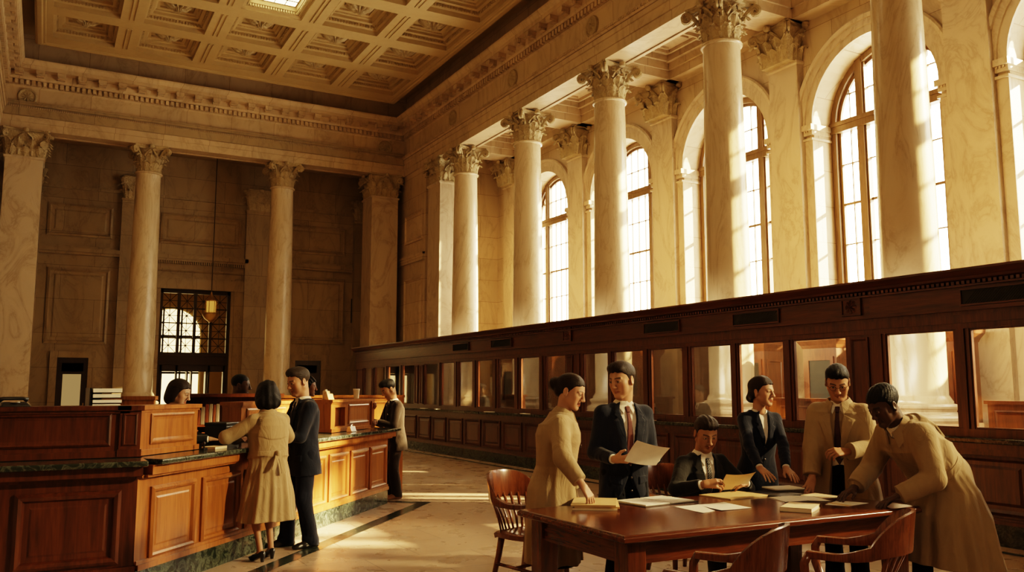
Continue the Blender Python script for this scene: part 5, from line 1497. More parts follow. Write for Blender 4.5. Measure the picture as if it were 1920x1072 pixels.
        for i in range(4):
            q0, q1 = quad[i], quad[(i+1)%4]; b.tube([p+L.R*q0[0]+L.U*q0[1], p+L.R*q1[0]+L.U*q1[1]], .006, 6)
        b.build('buckle', CL_['button'], s.t, True)
        return s
    def coat_buttons(s, us, r=.03, loft=None):
        k = s.k
        for u in us:
            L = s.L if u > 0 else s.SK; b = MB(); b.lathe([(.002,-.004),(.012,-.004),(.014,0),(.012,.004),(.002,.005)], 12); bo = b.build('button', CL_['button'], s.t, True)
            uu = u*k if u > 0 else u
            p = L.pt(r*k, uu, 1, .004); m = Matrix((L.R, L.U, L.Fv)).transposed().to_4x4(); m.translation = Vector(p); bo.matrix_local = m
        return s
    def skirt(s, mat, hem_z=.5, name='skirt'):
        k = s.k; z1 = s.P[2]+.12*k
        st = [(hem_z,.19*k,.165*k,.14*k,0),(s.P[2]-.05,.186*k,.14*k,.14*k,-.01),(z1,.145*k,.105*k,.10*k,0)]
        L = Loft((s.P[0],s.P[1],0), V3(1,0,0), V3(0,1,0), V3(0,0,1), st, 2.3); b = L.box(); g = G(b[0], b[1], .007); g.put(L.fn(), *b, .01); g.mesh(name, CL_[mat], s.t); return s
    def hair(s):
        st, col = s.hairspec; hs = s.hs; M = s.HM
        lo = s.H-.26*hs; hi = s.H+.26*hs; g = G(lo, hi, min(s.res, .005)); L = s.hl
        def loc(x, y, z):
            w = (x-s.H[0], y-s.H[1], z-s.H[2]); return [ (w[0]*M[0,i]+w[1]*M[1,i]+w[2]*M[2,i])/hs for i in range(3)]
        rg = np.random.RandomState(3)
        def strands(fx, fy, fz, amp): return lambda x, y, z: amp*hs*(np.sin((x/hs)*fx+np.sin((y/hs)*40)*.8)*.6+np.sin((y/hs)*fy+(z/hs)*fz+1)*.5)
        E = lambda c, r, k=.012, op='add', disp=None: g.ell(L(*c), np.array(r)*hs, M, k*hs, op, disp)
        short = st in ('short', 'sidepart', 'crop', 'afro')
        if st in ('short', 'sidepart'):
            E((0,-.018,.041), (.0815,.100,.085),   .01, 'add', strands(230,60,60,.0018)); E((.014 if st == 'sidepart' else 0,.034,.092), (.060,.050,.034), .03, 'add', strands(210,50,40,.0022)); E((-.03,.05,.082), (.03,.03,.02), .02) 
        elif st in ('crop',): E((0,-.014,.040), (.0785,.100,.084), .01)
        elif st == 'afro': E((0,-.016,.044), (.084,.106,.090), .01, 'add', strands(260,260,260,.0018))
        elif st == 'curly':
            E((0,-.02,.045), (.10,.115,.10), .01, 'add', strands(110,120,130,.007)); E((0,-.07,-.03), (.085,.06,.07), .02, 'add', strands(120,110,120,.007))
        elif st == 'bun':
            E((0,-.014,.038), (.0815,.105,.087), .01, 'add', strands(110,20,25,.0018)); E((0,-.130,.006), (.052,.046,.050), .012, 'add', strands(90,160,120,.003)); E((0,-.08,-.02), (.06,.04,.05), .02)
        elif st == 'roll':
            E((0,-.012,.042), (.084,.108,.090), .01, 'add', strands(100,30,40,.0025)); E((0,-.085,-.055), (.066,.042,.048), .025, 'add', strands(120,60,90,.004)); E((.05,-.04,-.03), (.04,.05,.05), .02); E((-.05,-.04,-.03), (.04,.05,.05), .02)
        elif st == 'bob':
            E((0,-.018,.040), (.092,.112,.094), .01, 'add', strands(110,40,60,.004)); E((0,-.052,-.062), (.104,.078,.085), .04, 'add', strands(100,70,80,.006)); E((.07,-.01,-.04), (.035,.06,.075), .03, 'add', strands(100,70,80,.004)); E((-.07,-.01,-.04), (.035,.06,.075), .03, 'add', strands(100,70,80,.004))
        elif st == 'straight':
            E((0,-.016,.040), (.086,.108,.091), .01, 'add', strands(140,20,15,.002)); E((0,-.06,-.055), (.080,.06,.085), .04, 'add', strands(150,30,10,.003)); E((-.065,-.01,-.03), (.028,.05,.07), .03); E((.065,-.02,-.03), (.028,.04,.07), .03)
        # hairline: everything below it in front is cut away
        if short:
            ys = np.array([-.14,-.09,-.03,.0,.012,.03,.05,.075,.12]); zs = np.array([-.075,-.062,-.040,-.03,-.022,.030,.052,.066,.072])
            if st in ('crop','afro'): zs[5:] = np.array([.035,.05,.058,.062])
        else:
            ys = np.array([-.2,-.06,-.015,.0,.02,.045,.07,.12]); zs = np.array([-.3,-.3,-.28,-.10,.0,.042,.064,.07])
            if st in ('bun','roll'): ys = np.array([-.2,-.10,-.06,-.02,.0,.02,.045,.07,.12]); zs = np.array([-.3,-.11,-.07,-.035,-.012,.01,.045,.063,.07])
        def cut(x, y, z):
            p = loc(x, y, z); d = np.interp(p[1], ys, zs).astype(f32)-p[2]+(.30 if short else .12)*np.maximum(0,np.abs(p[0])-.036)*(p[1] > .015)+.0035*np.sin(p[0]*170+p[2]*60)+.002*np.sin(p[0]*410+p[1]*300)
            return d*.6*hs
        g.put(cut, lo, hi, .01, 'and')
        if short:      # clear the ears
            for q in (-1,1): g.ell(L(q*.085,-.008,-.012), np.array((.02,.024,.034))*hs, M, .006, 'sub')
        g.mesh('hair', HAIR[col], s.t); return s
    def glasses(s):
        m = MB(); L = s.hl
        for q in (-1,1):
            c = [L(q*.032+.021*math.cos(a), .1015-.004*abs(math.cos(a)), .001+.017*math.sin(a)) for a in [2*PI*i/16 for i in range(17)]]
            m.tube(c, .0016*s.hs, 6, False); m.tube([L(q*.053,.098,.006), L(q*.076,.06,.006), L(q*.083,-.005,.004)], .0016*s.hs, 6)
        m.tube([L(-.011,.1035,.004), L(0,.108,.007), L(.011,.1035,.004)], .0016*s.hs, 6); m.build('spectacles', CL_['gilt'], s.t, True); return s
FN = -NRM   # toward the counter
def W2L(loc, face, p):
    """world point to a person's own frame"""
    rz = math.atan2(-face[0], face[1]); c, s_ = math.cos(rz), math.sin(rz); d = (p[0]-loc[0], p[1]-loc[1])
    return V3(c*d[0]+s_*d[1], -s_*d[0]+c*d[1], p[2]-(loc[2] if len(loc) > 2 else 0))
def W2D(face, d):
    rz = math.atan2(-face[0], face[1]); c, s_ = math.cos(rz), math.sin(rz)
    return V3(c*d[0]+s_*d[1], -s_*d[0]+c*d[1], d[2])
GT = 'people gathered round the long table'
# --- man in navy suit reading a loose sheet
loc, face = (4.12, 5.68), (-.22, -.97)
P = Person('dark haired man in navy suit and dotted tie standing and holding a loose sheet', loc, face, 1.80, False, (.50,.29,.18), ('sidepart','brown'), .0045, (-60,12,2), 2, 0, 0,
  arms=[dict(w=V3(-.145,.30,1.06), d=V3(.80,.40,.02), n=V3(.30,-.5,.65), curl=38, thumb=.7, cuff=.03, pole=V3(-.35,-.8,-.5)), dict(w=V3(.19,.28,1.06), d=V3(-.62,.62,.05), n=V3(-.4,-.4,.65), curl=38, thumb=.7, cuff=.03, pole=V3(.35,-.8,-.5))])
P.body().hair().shirt('white', .0, 'tie_red', tie_low=.05).jacket('navy', -.22, -.02, open_=.12).trousers('black').shoes(); P.t['group'] = GT
# --- woman in raincoat, one hand on the folder pile
loc, face = (3.42, 5.60), (.78, -.62)
P = Person('dark haired woman with low bun in open beige raincoat, fingers on a folder pile', loc, face, 1.72, True, (.50,.29,.19), ('bun','brown'), .0045, (-14,20,0), 8, 0, 0,
  arms=[dict(w=V3(-.27,.10,.80), d=V3(.2,.4,-.6), n=V3(.5,-.2,-.2), curl=25, cuff=.02, pole=V3(-.3,-.8,0)), dict(w=W2L(loc, face, (3.36,5.11,.92)), d=W2D(face,(.30,-.42,-.75)), n=W2D(face,(-.1,.75,-.55)), curl=30, thumb=.5, cuff=.045, pole=V3(.5,-.8,-.1))])
P.body().hair().shirt('floral', .25, None, True).skirt('black', .30).coat('beige', .33, False, False, (.055,(-.018,.035),(-.03,.06)), 'flat', 9, .035, .06, seed=2)
P.coat_buttons((.30,.12,-.05,-.28), -.05); P.shoes(heel=True); P.t['group'] = GT
# --- seated man in charcoal suit
loc, face = (4.98, 5.80), (-.13, -.99)
P = Person('seated man in charcoal suit and striped tie reading a sheet at the long table', loc, face, 1.80, False, (.42,.225,.13), ('short','brown'), .0045, (-14,26,0), 10, 0, 0, (0,0,.52),
  arms=[dict(w=V3(-.16,.46,.84), d=V3(.85,.35,.05), n=V3(.2,-.45,-.4), curl=34, thumb=.8, cuff=.035, pole=V3(-.7,-.4,-.5)), dict(w=V3(.24,.47,.84), d=V3(-.75,.5,.1), n=V3(-.2,-.45,-.4), curl=34, thumb=.8, cuff=.035, pole=V3(.7,-.4,-.5))],
  feet=[V3(-.13,.42,0), V3(.13,.46,0)], sit=True)
P.body().hair().shirt('white', .0, 'tie_stripe', tie_low=.06).jacket('charcoal', -.12, .04, open_=.06, lapelw=.075).trousers('charcoal').shoes(); P.t['group'] = GT
# --- woman in deep navy suit leaning on the table
loc, face = (5.62, 5.72), (-.30, -.95)
P = Person('woman in deep navy suit leaning both hands on the table and looking aside', loc, face, 1.71, True, (.47,.26,.16), ('roll','brown'), .0045, (32,4,2), 8, 0, 0, (0,-.02,None),
  arms=[dict(w=W2L(loc, face, (5.50,5.26,.85)), d=W2D(face,(-.15,-.8,-.42)), n=W2D(face,(-.1,-.45,-.85)), curl=10, spread=8, cuff=.02, pole=V3(-.7,-.4,.2)), dict(w=W2L(loc, face, (5.26,5.30,.85)), d=W2D(face,(-.05,-.8,-.42)), n=W2D(face,(.1,-.45,-.85)), curl=10, spread=8, cuff=.02, pole=V3(.7,-.4,.2))])
P.body().hair().shirt('white', .1, None, False).jacket('navy2', -.24, .22, .046, pocket=False, lapelw=.05).skirt('navy2', .5).shoes(heel=True); P.t['group'] = GT
# --- man with spectacles in open raincoat
loc, face = (5.92, 5.05), (-.88, -.48)
P = Person('bespectacled man in open sand raincoat and dark red tie, looking down at papers', loc, face, 1.80, False, (.46,.25,.15), ('sidepart','black'), .0045, (12,30,0), 6, 0, 0,
  arms=[dict(w=V3(-.10,.36,1.10), d=V3(.6,.65,.0), n=V3(.3,-.5,-.6), curl=40, thumb=.6, cuff=.03, pole=V3(-.6,-.6,-.4)), dict(w=W2L(loc, face, (5.60,5.10,.86)), d=W2D(face,(-.62,-.25,-.6)), n=W2D(face,(-.6,.1,-.75)), curl=14, spread=9, cuff=.03, pole=V3(.5,-.7,0))])
# swap: left arm lifted in front, right hand on the table
P.body().hair().glasses().shirt('white', .0, 'tie_wine', tie_low=.04).trousers('black').coat('sand', .55, False, False, (.075,(-.03,.045),(-.05,.10)), 'flat', 7, .025, .05, seed=4, lapels=True)
P.coat_buttons((.30,.14,-.04), -.075); P.shoes(); P.t['group'] = GT
# --- man bending over the table in a belted trench coat
loc, face = (5.79, 4.12), (-.97, .22)
P = Person('man in belted khaki trench coat bending over the table end with a hand on it', loc, face, 1.80, False, (.085,.044,.027), ('afro','black'), .0048, (4,30,0), 44, 0, 0, (0,-.07,.945),
  arms=[dict(w=W2L(loc, face, (5.36,4.10,.85)), d=W2D(face,(-.8,.35,-.32)), n=W2D(face,(-.3,.0,-.95)), curl=12, spread=9, cuff=.0, pole=V3(-.4,-.9,.1)), dict(w=W2L(loc, face, (5.38,4.50,.86)), d=W2D(face,(-.8,.15,-.35)), n=W2D(face,(-.35,0,-.9)), curl=14, spread=8, cuff=.02, pole=V3(.5,-.8,.1))],
  feet=[V3(-.12,-.16,0), V3(.13,.06,0)])
P.body().hair().shirt('white', .3).trousers('black').coat('khaki', .34, True, True, None, 'flat', 9, .05, .13, hipback=-.02, seed=7, straps=True)
P.shoes(); P.t['group'] = GT
GC = 'people at the service counter'
# --- woman in trench coat at the counter, seen from behind
loc, face = (1.92, 8.36), (-.24, .97)
P = Person('woman in belted trench coat with wavy dark hair, back to us, leaning on the counter', loc, face, 1.66, True, (.40,.215,.125), ('bob','black'), .0052, (-14,10,0), 4, 0, 0,
  arms=[dict(w=W2L(loc,face,(1.68,8.60,1.12)), d=V3(.4,.9,-.05), n=V3(0,0,-1), curl=20, cuff=.02, pole=V3(-1,-.2,-.25)), dict(w=W2L(loc,face,(1.92,8.68,1.12)), d=V3(-.7,.7,0), n=V3(0,0,-1), curl=20, cuff=.02, pole=V3(1,-.05,-.3))], feet=[V3(-.07,-.03,.035), V3(.08,.05,.035)])
P.body().hair().shirt('floral', .3, None, False).coat('beige', .37, True, True, None, 'flat', 11, .05, .08, seed=3).shoes(heel=True); P.t['group'] = GC
# belt knot hanging at the back
L = P.L
m = MB()
for a, b, c in ((.02,-.05,-.15),(.035,.05,-.19)):
    pts = [L.pt(a+(b-a)*q, .115+c*q, -1, .038+.012*q) for q in (0,.3,.65,1)]
    w = L.R*.02
    m.ribbon([[p-w-L.Fv*.004, p+w-L.Fv*.004, p+w+L.Fv*.004, p-w+L.Fv*.004] for p in pts])
c = L.pt(.02, .112, -1, .034); m.lathe([(.004,-.03),(.026,-.022),(.032,0),(.026,.022),(.004,.03)], 10, tuple(c))
m.build('belt_knot', CL_['beige'], P.t, True, auto=40)
# --- man in dark suit beside her
loc, face = (2.40, 8.88), (-.98, -.12)
P = Person('greying man in dark suit and tie at the counter, turned to the trench coat woman', loc, face, 1.81, False, (.50,.28,.17), ('sidepart','grey'), .0048, (10,18,0), 3, 0, 0,
  arms=[dict(w=V3(-.10,.37,1.12), d=V3(.55,.75,0), n=V3(.5,-.2,-.7), curl=35, cuff=.03, pole=V3(-.4,-.85,-.4)), dict(w=V3(.12,.36,1.11), d=V3(-.5,.8,0), n=V3(-.5,-.2,-.6), curl=35, cuff=.03, pole=V3(.4,-.85,-.4))], beard=.25, feet=[V3(-.11,-.06,0), V3(.10,.12,0)])
P.body().hair().shirt('white', .0, 'tie_dark', tie_low=.05).jacket('navy', -.22, .06, open_=.0).trousers('navy2').shoes(); P.t['group'] = GC
# --- man in brown suit at the free end of the counter
loc, face = (4.63, 12.08), (-.95, .02)
P = Person('dark haired man in brown suit standing at the free end of the counter, looking down', loc, face, 1.73, False, (.46,.26,.16), ('sidepart','black'), .006, (4,32,0), 6, 0, 0,
  arms=[dict(w=V3(-.12,.34,1.12), d=V3(.5,.8,-.1), n=V3(0,0,-1), curl=25, cuff=.02, pole=V3(-.5,-.8,-.3)), dict(w=V3(.12,.36,1.12), d=V3(-.4,.85,-.1), n=V3(0,0,-1), curl=25, cuff=.02, pole=V3(.5,-.8,-.3))])
P.body().hair().shirt('white', .0, 'tie_dark', tie_low=.05).jacket('brownsuit', -.22, .06).trousers('brownsuit').shoes('tan'); P.t['group'] = GC
m = MB(); p = P.L.pt(-.095,.335,1,.014); m.add([p-P.Rv*.035-P.U*.012, p+P.Rv*.035-P.U*.008, p+P.Rv*.033+P.U*.012, p-P.Rv*.033+P.U*.010], [(0,1,2,3)]); m.build('pocket_square', CL_['white'], P.t)
GB = 'clerks behind the service counter'
def clerk(label, loc, face, h, fem, skin, hair, headr, suit, res=.007, tie='tie_dark', beard=0, wr=(1.12,1.12), rc=.34, group=GB, lean=4):
    P = Person(label, loc, face, h, fem, skin, hair, res, headr, lean, 0, 0,
      arms=[dict(w=V3(-.13,rc,wr[0]), d=V3(.5,.8,0), n=V3(.3,0,-.9), curl=30, cuff=.02, pole=V3(-.4,-.8,-.4)), dict(w=V3(.13,rc,wr[1]), d=V3(-.5,.8,0), n=V3(-.3,0,-.9), curl=30, cuff=.02, pole=V3(.4,-.8,-.4))], beard=beard)
    P.body().hair().shirt('white', .0, None if fem else tie, tie_low=.05).jacket(suit, -.2, .08, buttons=False)
    P.skirt('black', .5) if fem else P.trousers(suit)
    P.shoes(); P.t['group'] = group; return P
clerk('woman clerk with straight brown hair, head bowed behind the corner riser', (1.14,9.36), (.88,-.47), 1.69, True, (.50,.30,.20), ('straight','brown'), (0,20,0), 'charcoal', .0055, wr=(1.1,1.1), rc=.46)
clerk('bearded clerk in grey tweed jacket standing in profile, holding a brown box', (2.16,11.42), (.93,-.36), 1.77, False, (.095,.05,.03), ('crop','black'), (0,6,0), 'greytweed', .0065, beard=.8, wr=(1.34,1.34), rc=.36)
clerk('woman clerk with short curly black hair partly hidden by the greying man', (3.05,10.98+.5), (.95,-.2), 1.76, True, (.28,.15,.09), ('curly','black'), (0,4,0), 'black', .007)
clerk('woman clerk with auburn hair glimpsed far behind between the customers', (2.95,12.75), (-.2,-.97), 1.64, True, (.50,.30,.20), ('straight','auburn'), (10,10,0), 'black', .008)
GT2 = 'clerks behind the teller screen'
clerk('clerk in dark waistcoat and white collar far down behind the teller screen', (9.85,19.5), (-.93,.25), 1.70, False, (.36,.20,.12), ('short','salt'), (0,12,0), 'charcoal', .009, group=GT2)
clerk('clerk with short grizzled hair in grey jacket seen through the teller glass', (9.9,11.35), (-.93,.2), 1.64, False, (.40,.22,.13), ('crop','salt'), (0,8,0), 'greytweed', .008, group=GT2).glasses()
# ------------------------------------------------------------------ papers and folders on the long table
def sheet(name, label, cat, pts, z, t, mat, group=None, curl=0, parts=None):
    """a flat item from four plan corners; curl lifts the last corner"""
    cx = sum(p[0] for p in pts)/4; cy = sum(p[1] for p in pts)/4
    N = 6; vs = []; fs = []
    A, B, C, D = [Vector((p[0]-cx, p[1]-cy, 0)) for p in pts]
    for i in range(N+1):
        for j in range(N+1):
            u, v = i/N, j/N; p = A.lerp(B, u).lerp(D.lerp(C, u), v); p.z = curl*((u*v)**3+.6*((1-u)*(1-v))**4)+.0
            vs.append(p)
    n = len(vs); vs += [v+Vector((0,0,t)) for v in vs]
    for i in range(N):
        for j in range(N):
            a = i*(N+1)+j; fs.append((a, a+1, a+N+2, a+N+1)); fs.append((n+a, n+a+N+1, n+a+N+2, n+a+1))
    for i in range(N):
        for a, b in ((i*(N+1), (i+1)*(N+1)), ((i+1)*(N+1)+N, i*(N+1)+N), (N*(N+1)+i, N*(N+1)+i+1), (i+1, i)):
            fs.append((a, b, n+b, n+a))
    m = MB(); m.add(vs, fs); o = m.build(name, mat, None); o.location = (cx, cy, z); tag(o, label, cat, group)
    import bmesh
    bm = bmesh.new(); bm.from_mesh(o.data); bmesh.ops.recalc_face_normals(bm, faces=bm.faces); bm.to_mesh(o.data); bm.free()
    return o
def rot4(c, w, d, a):
    ca, sa = math.cos(a), math.sin(a)
    return [(c[0]+x*ca-y*sa, c[1]+x*sa+y*ca) for x, y in ((-w/2,-d/2),(w/2,-d/2),(w/2,d/2),(-w/2,d/2))]
GP = 'papers on the long table'
T = TZ+.001
for k, (dx, a, mt, lb) in enumerate(((0,.95,'cream','bottom manila folder of the pile under the raincoat woman\'s fingers'),(.01,.99,'manila','middle manila folder of the pile under the raincoat woman\'s fingers'),(-.008,.93,'manila','top manila folder of the pile under the raincoat woman\'s fingers'))):
    sheet('manila_folder', lb, 'folder', rot4((3.50+dx,5.17), .40, .31, a), T+.013*k, .012, M[mt], 'folder pile by the raincoat woman')
def open_folder(c, a, label, cover):
    o = thing('open_folder', label, 'folder', (c[0], c[1], T), a)
    m = MB(); m.box(-.27,.27,-.18,.18,0,.006); m.build('cover', cover, o)
    for q in (-1, 1):
        m = MB(); m.M = Matrix.Rotation(q*.02, 4, 'Z'); m.box(*sorted((q*.012, q*.245)), -.165, .165, .006, .013); m.build('white_page', M['paper'], o)
    return o
open_folder((4.03,5.17), .12, 'dark backed folder lying open with white pages before the standing man', M['darkcard'])
sheet('paper_sheet', 'white sheet lying alone mid table, its short side toward the camera', 'paper', [(3.95,4.55),(4.10,4.60),(4.20,4.88),(3.99,4.90)], T, .0015, M['paper'], GP, .004)
sheet('paper_sheet', 'white sheet mid table overlapping its neighbour, beside the seated man\'s folder', 'paper', [(4.13,4.57),(4.42,4.58),(4.43,4.87),(4.19,4.88)], T+.002, .0015, M['paper'], GP, .006)
sheet('manila_folder', 'manila folder lying flat under the seated man\'s hands', 'folder', rot4((4.80,5.16), .44, .32, .1), T, .009, M['manila'], None)
sheet('desk_folder', 'black leather folder lying under the forearms of the navy suited woman', 'folder', rot4((5.16,5.10), .30, .34, .15), T, .008, M['black'], None)
for k, (mt, lb) in enumerate((('darkcard','dark file at the bottom of the stack by the navy suited woman'),('darkcard','dark file in the middle of the stack by the navy suited woman'),('paper','white file on top of the stack by the navy suited woman'))):
    sheet('file', lb, 'file', rot4((5.36+.006*k,5.20), .27, .20, -.25+.04*k), T+.011*k, .010, M[mt], 'file stack by the navy suited woman')
o = thing('open_folder', 'white document lying open near the bespectacled man', 'folder', (5.08,4.76,T), -.35)
for q in (-1, 1):
    m = MB(); m.M = Matrix.Rotation(q*.05, 4, 'Y'); m.box(*sorted((q*.002, q*.19)), -.14, .14, .008, .012); m.build('white_page', M['paper'], o)
m = MB(); m.box(-.19,.19,-.145,.145,0,.003); m.build('cover', M['darkcard'], o)
nb = thing('notebook', 'thick pale notebook at the near edge of the table', 'notebook', (4.66,4.36,T), .55)
m = MB(); m.box(-.155,.155,-.105,.105,0,.004); m.box(-.155,.155,-.105,.105,.026,.03); m.box(-.155,-.150,-.105,.105,0,.03); m.build('cover', M['cream'], nb)
m = MB(); m.box(-.148,.150,-.10,.10,.004,.026); m.build('page_block', M['paper'], nb)
o = sheet('paper_sheet', 'pale sheet with a yellow band beside the bending man\'s hand', 'paper', [(5.10,4.32),(5.36,4.36),(5.28,4.57),(5.02,4.46)], T, .0015, M['paper'], GP)
m = MB(); m.box(-.10,-.05,-.10,.08,.0018,.0024); m.M = None; m.build('yellow_band', M['manila'], o)
sheet('paper_sheet', 'cream sheet pinned under the bespectacled man\'s fingertips', 'paper', [(5.27,4.72),(5.50,4.70),(5.50,4.98),(5.29,4.94)], T, .0015, M['cream'], GP)
# sheets held in the hands
def held(label, c, w, h, fwd, tilt, twist=0):
    m = MB(); N = 8; vs = []; fs = []
    for i in range(N+1):
        for j in range(N+1):
            u, v = i/N-.5, j/N-.5; vs.append((u*w, v*h, .06*u*u-.03*v*v+.03*u*v))
    for i in range(N):
        for j in range(N):
            a = i*(N+1)+j; fs.append((a,a+N+1,a+N+2,a+1))
    m.add(vs, fs); o = m.build('paper_sheet', M['paper'] if 'navy' in label else M['cream'], None, True)
    f = Vector((fwd[0], fwd[1], 0)).normalized(); r = Vector((f.y, -f.x, 0)); up = (f*math.cos(tilt)+Vector((0,0,math.sin(tilt)))).normalized()
    if twist: q = Matrix.Rotation(twist, 3, r.cross(up)); r = q@r; up = q@up
    n = r.cross(up); mt = Matrix((r, up, n)).transposed().to_4x4(); mt.translation = Vector(c); o.matrix_world = mt
    tag(o, label, 'paper', 'sheets held in the hand'); return o
held('white sheet held by the standing man in navy suit', (4.045,5.27,1.105), .30, .21, (-.22,-.97), R(48), R(14))
held('cream sheet held up by the seated man in charcoal suit', (4.93,5.25,.865), .26, .19, (-.13,-.99), R(42), R(-8))

# ------------------------------------------------------------------ things on the counter and risers
def cobj(name, label, cat, s, off, z, rz=0, group=None):
    return thing(name, label, cat, tuple(cpt(s, off, z)), math.atan2(DIRC.y, DIRC.x)+rz, group)
c = cobj('paper_cup', 'pale paper cup standing on the sunlit end riser', 'cup', 5.15, -.36, 1.461)
m = MB(); m.lathe([(.034,0),(.045,.125),(.041,.125),(.032,.006)], 20); m.build('cup_body', M['cream'], c, True, auto=40)
m = MB(); m.lathe([(.046,.118),(.048,.122),(.048,.130),(.044,.136),(.012,.136)], 20); m.build('lid', M['paper'], c, True, auto=40)
for k, (w, h, lb) in enumerate(((.17,.075,'low manila card box at the front of the sunlit end riser'),(.13,.11,'upright manila card leaning behind the low card box'),(.11,.13,'tall cream card standing on the sunlit end riser'))):
    o = cobj('index_card_box', lb, 'card box', 4.05+.11*k, -.27-.075*k, 1.461, .1*k, 'card boxes on the end riser')
    m = MB(); m.add([(-w/2,-.03,0),(w/2,-.03,0),(w/2,.03,0),(-w/2,.03,0),(-w/2,-.005,h),(w/2,-.005,h),(w/2,.03,h*.8),(-w/2,.03,h*.8)], [(0,3,2,1),(4,5,6,7),(0,1,5,4),(1,2,6,5),(2,3,7,6),(3,0,4,7)])
    m.build('card_body', M['manila'] if k < 2 else M['cream'], o, bevel=.003)
o = cobj('desk_sign_holder', 'small brushed metal holder on the marble before the end riser', 'holder', 4.30, -.05, 1.046)
m = MB(); m.prism([(-.08,-.03),(.08,-.03),(.08,.05),(-.08,.05)], 0, .012); m.add([(-.08,-.02,.01),(.08,-.02,.01),(.08,.05,.01),(-.08,.05,.01),(-.08,.0,.07),(.08,.0,.07),(.08,.035,.07),(-.08,.035,.07)], [(4,5,6,7),(0,1,5,4),(1,2,6,5),(2,3,7,6),(3,0,4,7)])
m.build('holder_body', M['steel'], o, bevel=.004)
m = MB(); m.tube([(-.03,.01,.07),(-.02,.01,.085),(.01,.015,.08),(.03,.02,.09)], .008, 6); m.build('clip', M['steel'], o)
o = cobj('cash_box', 'dark metal cash box between the two risers on the counter', 'box', 1.80, -.42, 1.046)
m = MB(); m.box(-.13,.13,-.12,.12,0,.18); m.build('case', M['black'], o, bevel=.008)
m = MB(); m.box(-.135,.135,-.125,.125,.18,.215); m.build('lid', M['black'], o, bevel=.008)
m = MB(); m.lathe([(.001,0),(.008,0),(.008,.008),(.001,.01)], 10, (0,0,0)); k_ = m.build('lock', M['gold'], o); k_.location = (0,.12,.12); k_.rotation_euler = (R(-90),0,0)
sheet('paper_pad', 'cream paper pad on the counter before the trench coat woman', 'paper', [tuple(cpt(1.02,-.02)[:2]), tuple(cpt(1.22,-.02)[:2]), tuple(cpt(1.22,-.16)[:2]), tuple(cpt(1.02,-.16)[:2])], 1.046, .022, M['cream'])
o = cobj('date_stamp', 'black hand stamp beside the cream paper pad on the counter', 'stamp', .93, -.08, 1.046)
m = MB(); m.box(-.03,.03,-.02,.02,0,.02); m.build('stamp_base', M['black'], o, bevel=.003)
m = MB(); m.lathe([(.006,.02),(.007,.045),(.014,.055),(.012,.07),(.003,.076)], 12); m.build('handle', M['darkwood'], o, True)
# paper trays on the straight wing
o = thing('paper_tray', 'stack of dark letter trays filled with white paper behind the riser', 'tray stack', (.47, 8.32, 1.046), .1)
m = MB(); m.box(-.13,-.115,-.11,.13,0,.56); m.box(-.13,.0,.115,.13,0,.56)
for k in range(12): m.box(-.13,.13,-.11,.13,.02+k*.045,.026+k*.045)
m.build('tray_frame', M['black'], o)
for k in range(12):
    m = MB(); m.box(-.105,.115+.01*(k%2),-.125,.11,.027+k*.045,.052+k*.045+.004*(k%3)); m.build('paper_stack', M['paper'], o)
o = thing('desk_telephone', 'low black telephone resting on the dark riser', 'telephone', (-.20, 7.80, 1.461), .3)
m = MB(); m.frustum(-.11,.11,-.08,.08,0,.035,-.03); m.build('telephone_base', M['black'], o, bevel=.008)
m = MB(); m.tube([(-.10,0,.05),(-.07,0,.062),(.07,0,.062),(.10,0,.05)], [.022,.014,.014,.022], 10); m.build('handset', M['black'], o, True)
m = MB(); m.lathe([(.002,.028),(.035,.030),(.035,.036),(.002,.038)], 16, (0,-.045,0)); m.build('dial', M['steel'], o, True)
# brown box held by the tweed clerk
o = thing('carton', 'brown carton held up by the bearded clerk', 'box', (2.50,11.25,1.37), .25)
m = MB(); m.box(-.10,.10,-.07,.07,0,.15); m.build('carton_body', M['manila'], o, bevel=.004)
m = MB(); m.box(-.10,.10,-.012,.012,.15,.152); m.build('tape', M['cream'], o)

# ------------------------------------------------------------------ work area behind the counter
o = thing('bookcase', 'dark open bookcase with two shelves behind the counter', 'bookcase', (1.98,10.82,0), R(-12))
m = MB(); m.box(-.55,.6,-.15,.18,0,.08); m.box(-.55,-.5,-.15,.18,0,1.5); m.box(.55,.6,-.15,.18,0,1.5); m.box(-.6,.65,-.19,.2,1.5,1.54); m.box(-.55,.6,.15,.18,0,1.5); m.build('case', M['wood'], o)
for z in (.45,.85,1.15):
    m = MB(); m.box(-.5,.55,-.15,.15,z,z+.025); m.build('shelf', M['wood'], o)
rg = random.Random(3)
for z in (.875, 1.175):
    x = -.46
    for q in range(9):
        w = rg.uniform(.025,.045); h = rg.uniform(.17,.25)
        b = MB(); b.box(-w/2, w/2, -.09, .09, 0, h); bo = b.build('ledger', M['wood'] if q % 2 else M['tie' if False else 'darkcard'], None, bevel=.004)
        bo.location = o.matrix_world @ Vector((0,0,0)); 
        bo.matrix_world = Matrix.Translation((1.98,10.82,0)) @ Matrix.Rotation(R(-12),4,'Z') @ Matrix.Translation((x+w/2,-.04,z+.0005)); x += w+.004
        tag(bo, f'dark bound ledger on the {"upper" if z > 1 else "lower"} shelf of the open bookcase', 'book', f'ledgers on the {"upper" if z > 1 else "lower"} shelf')
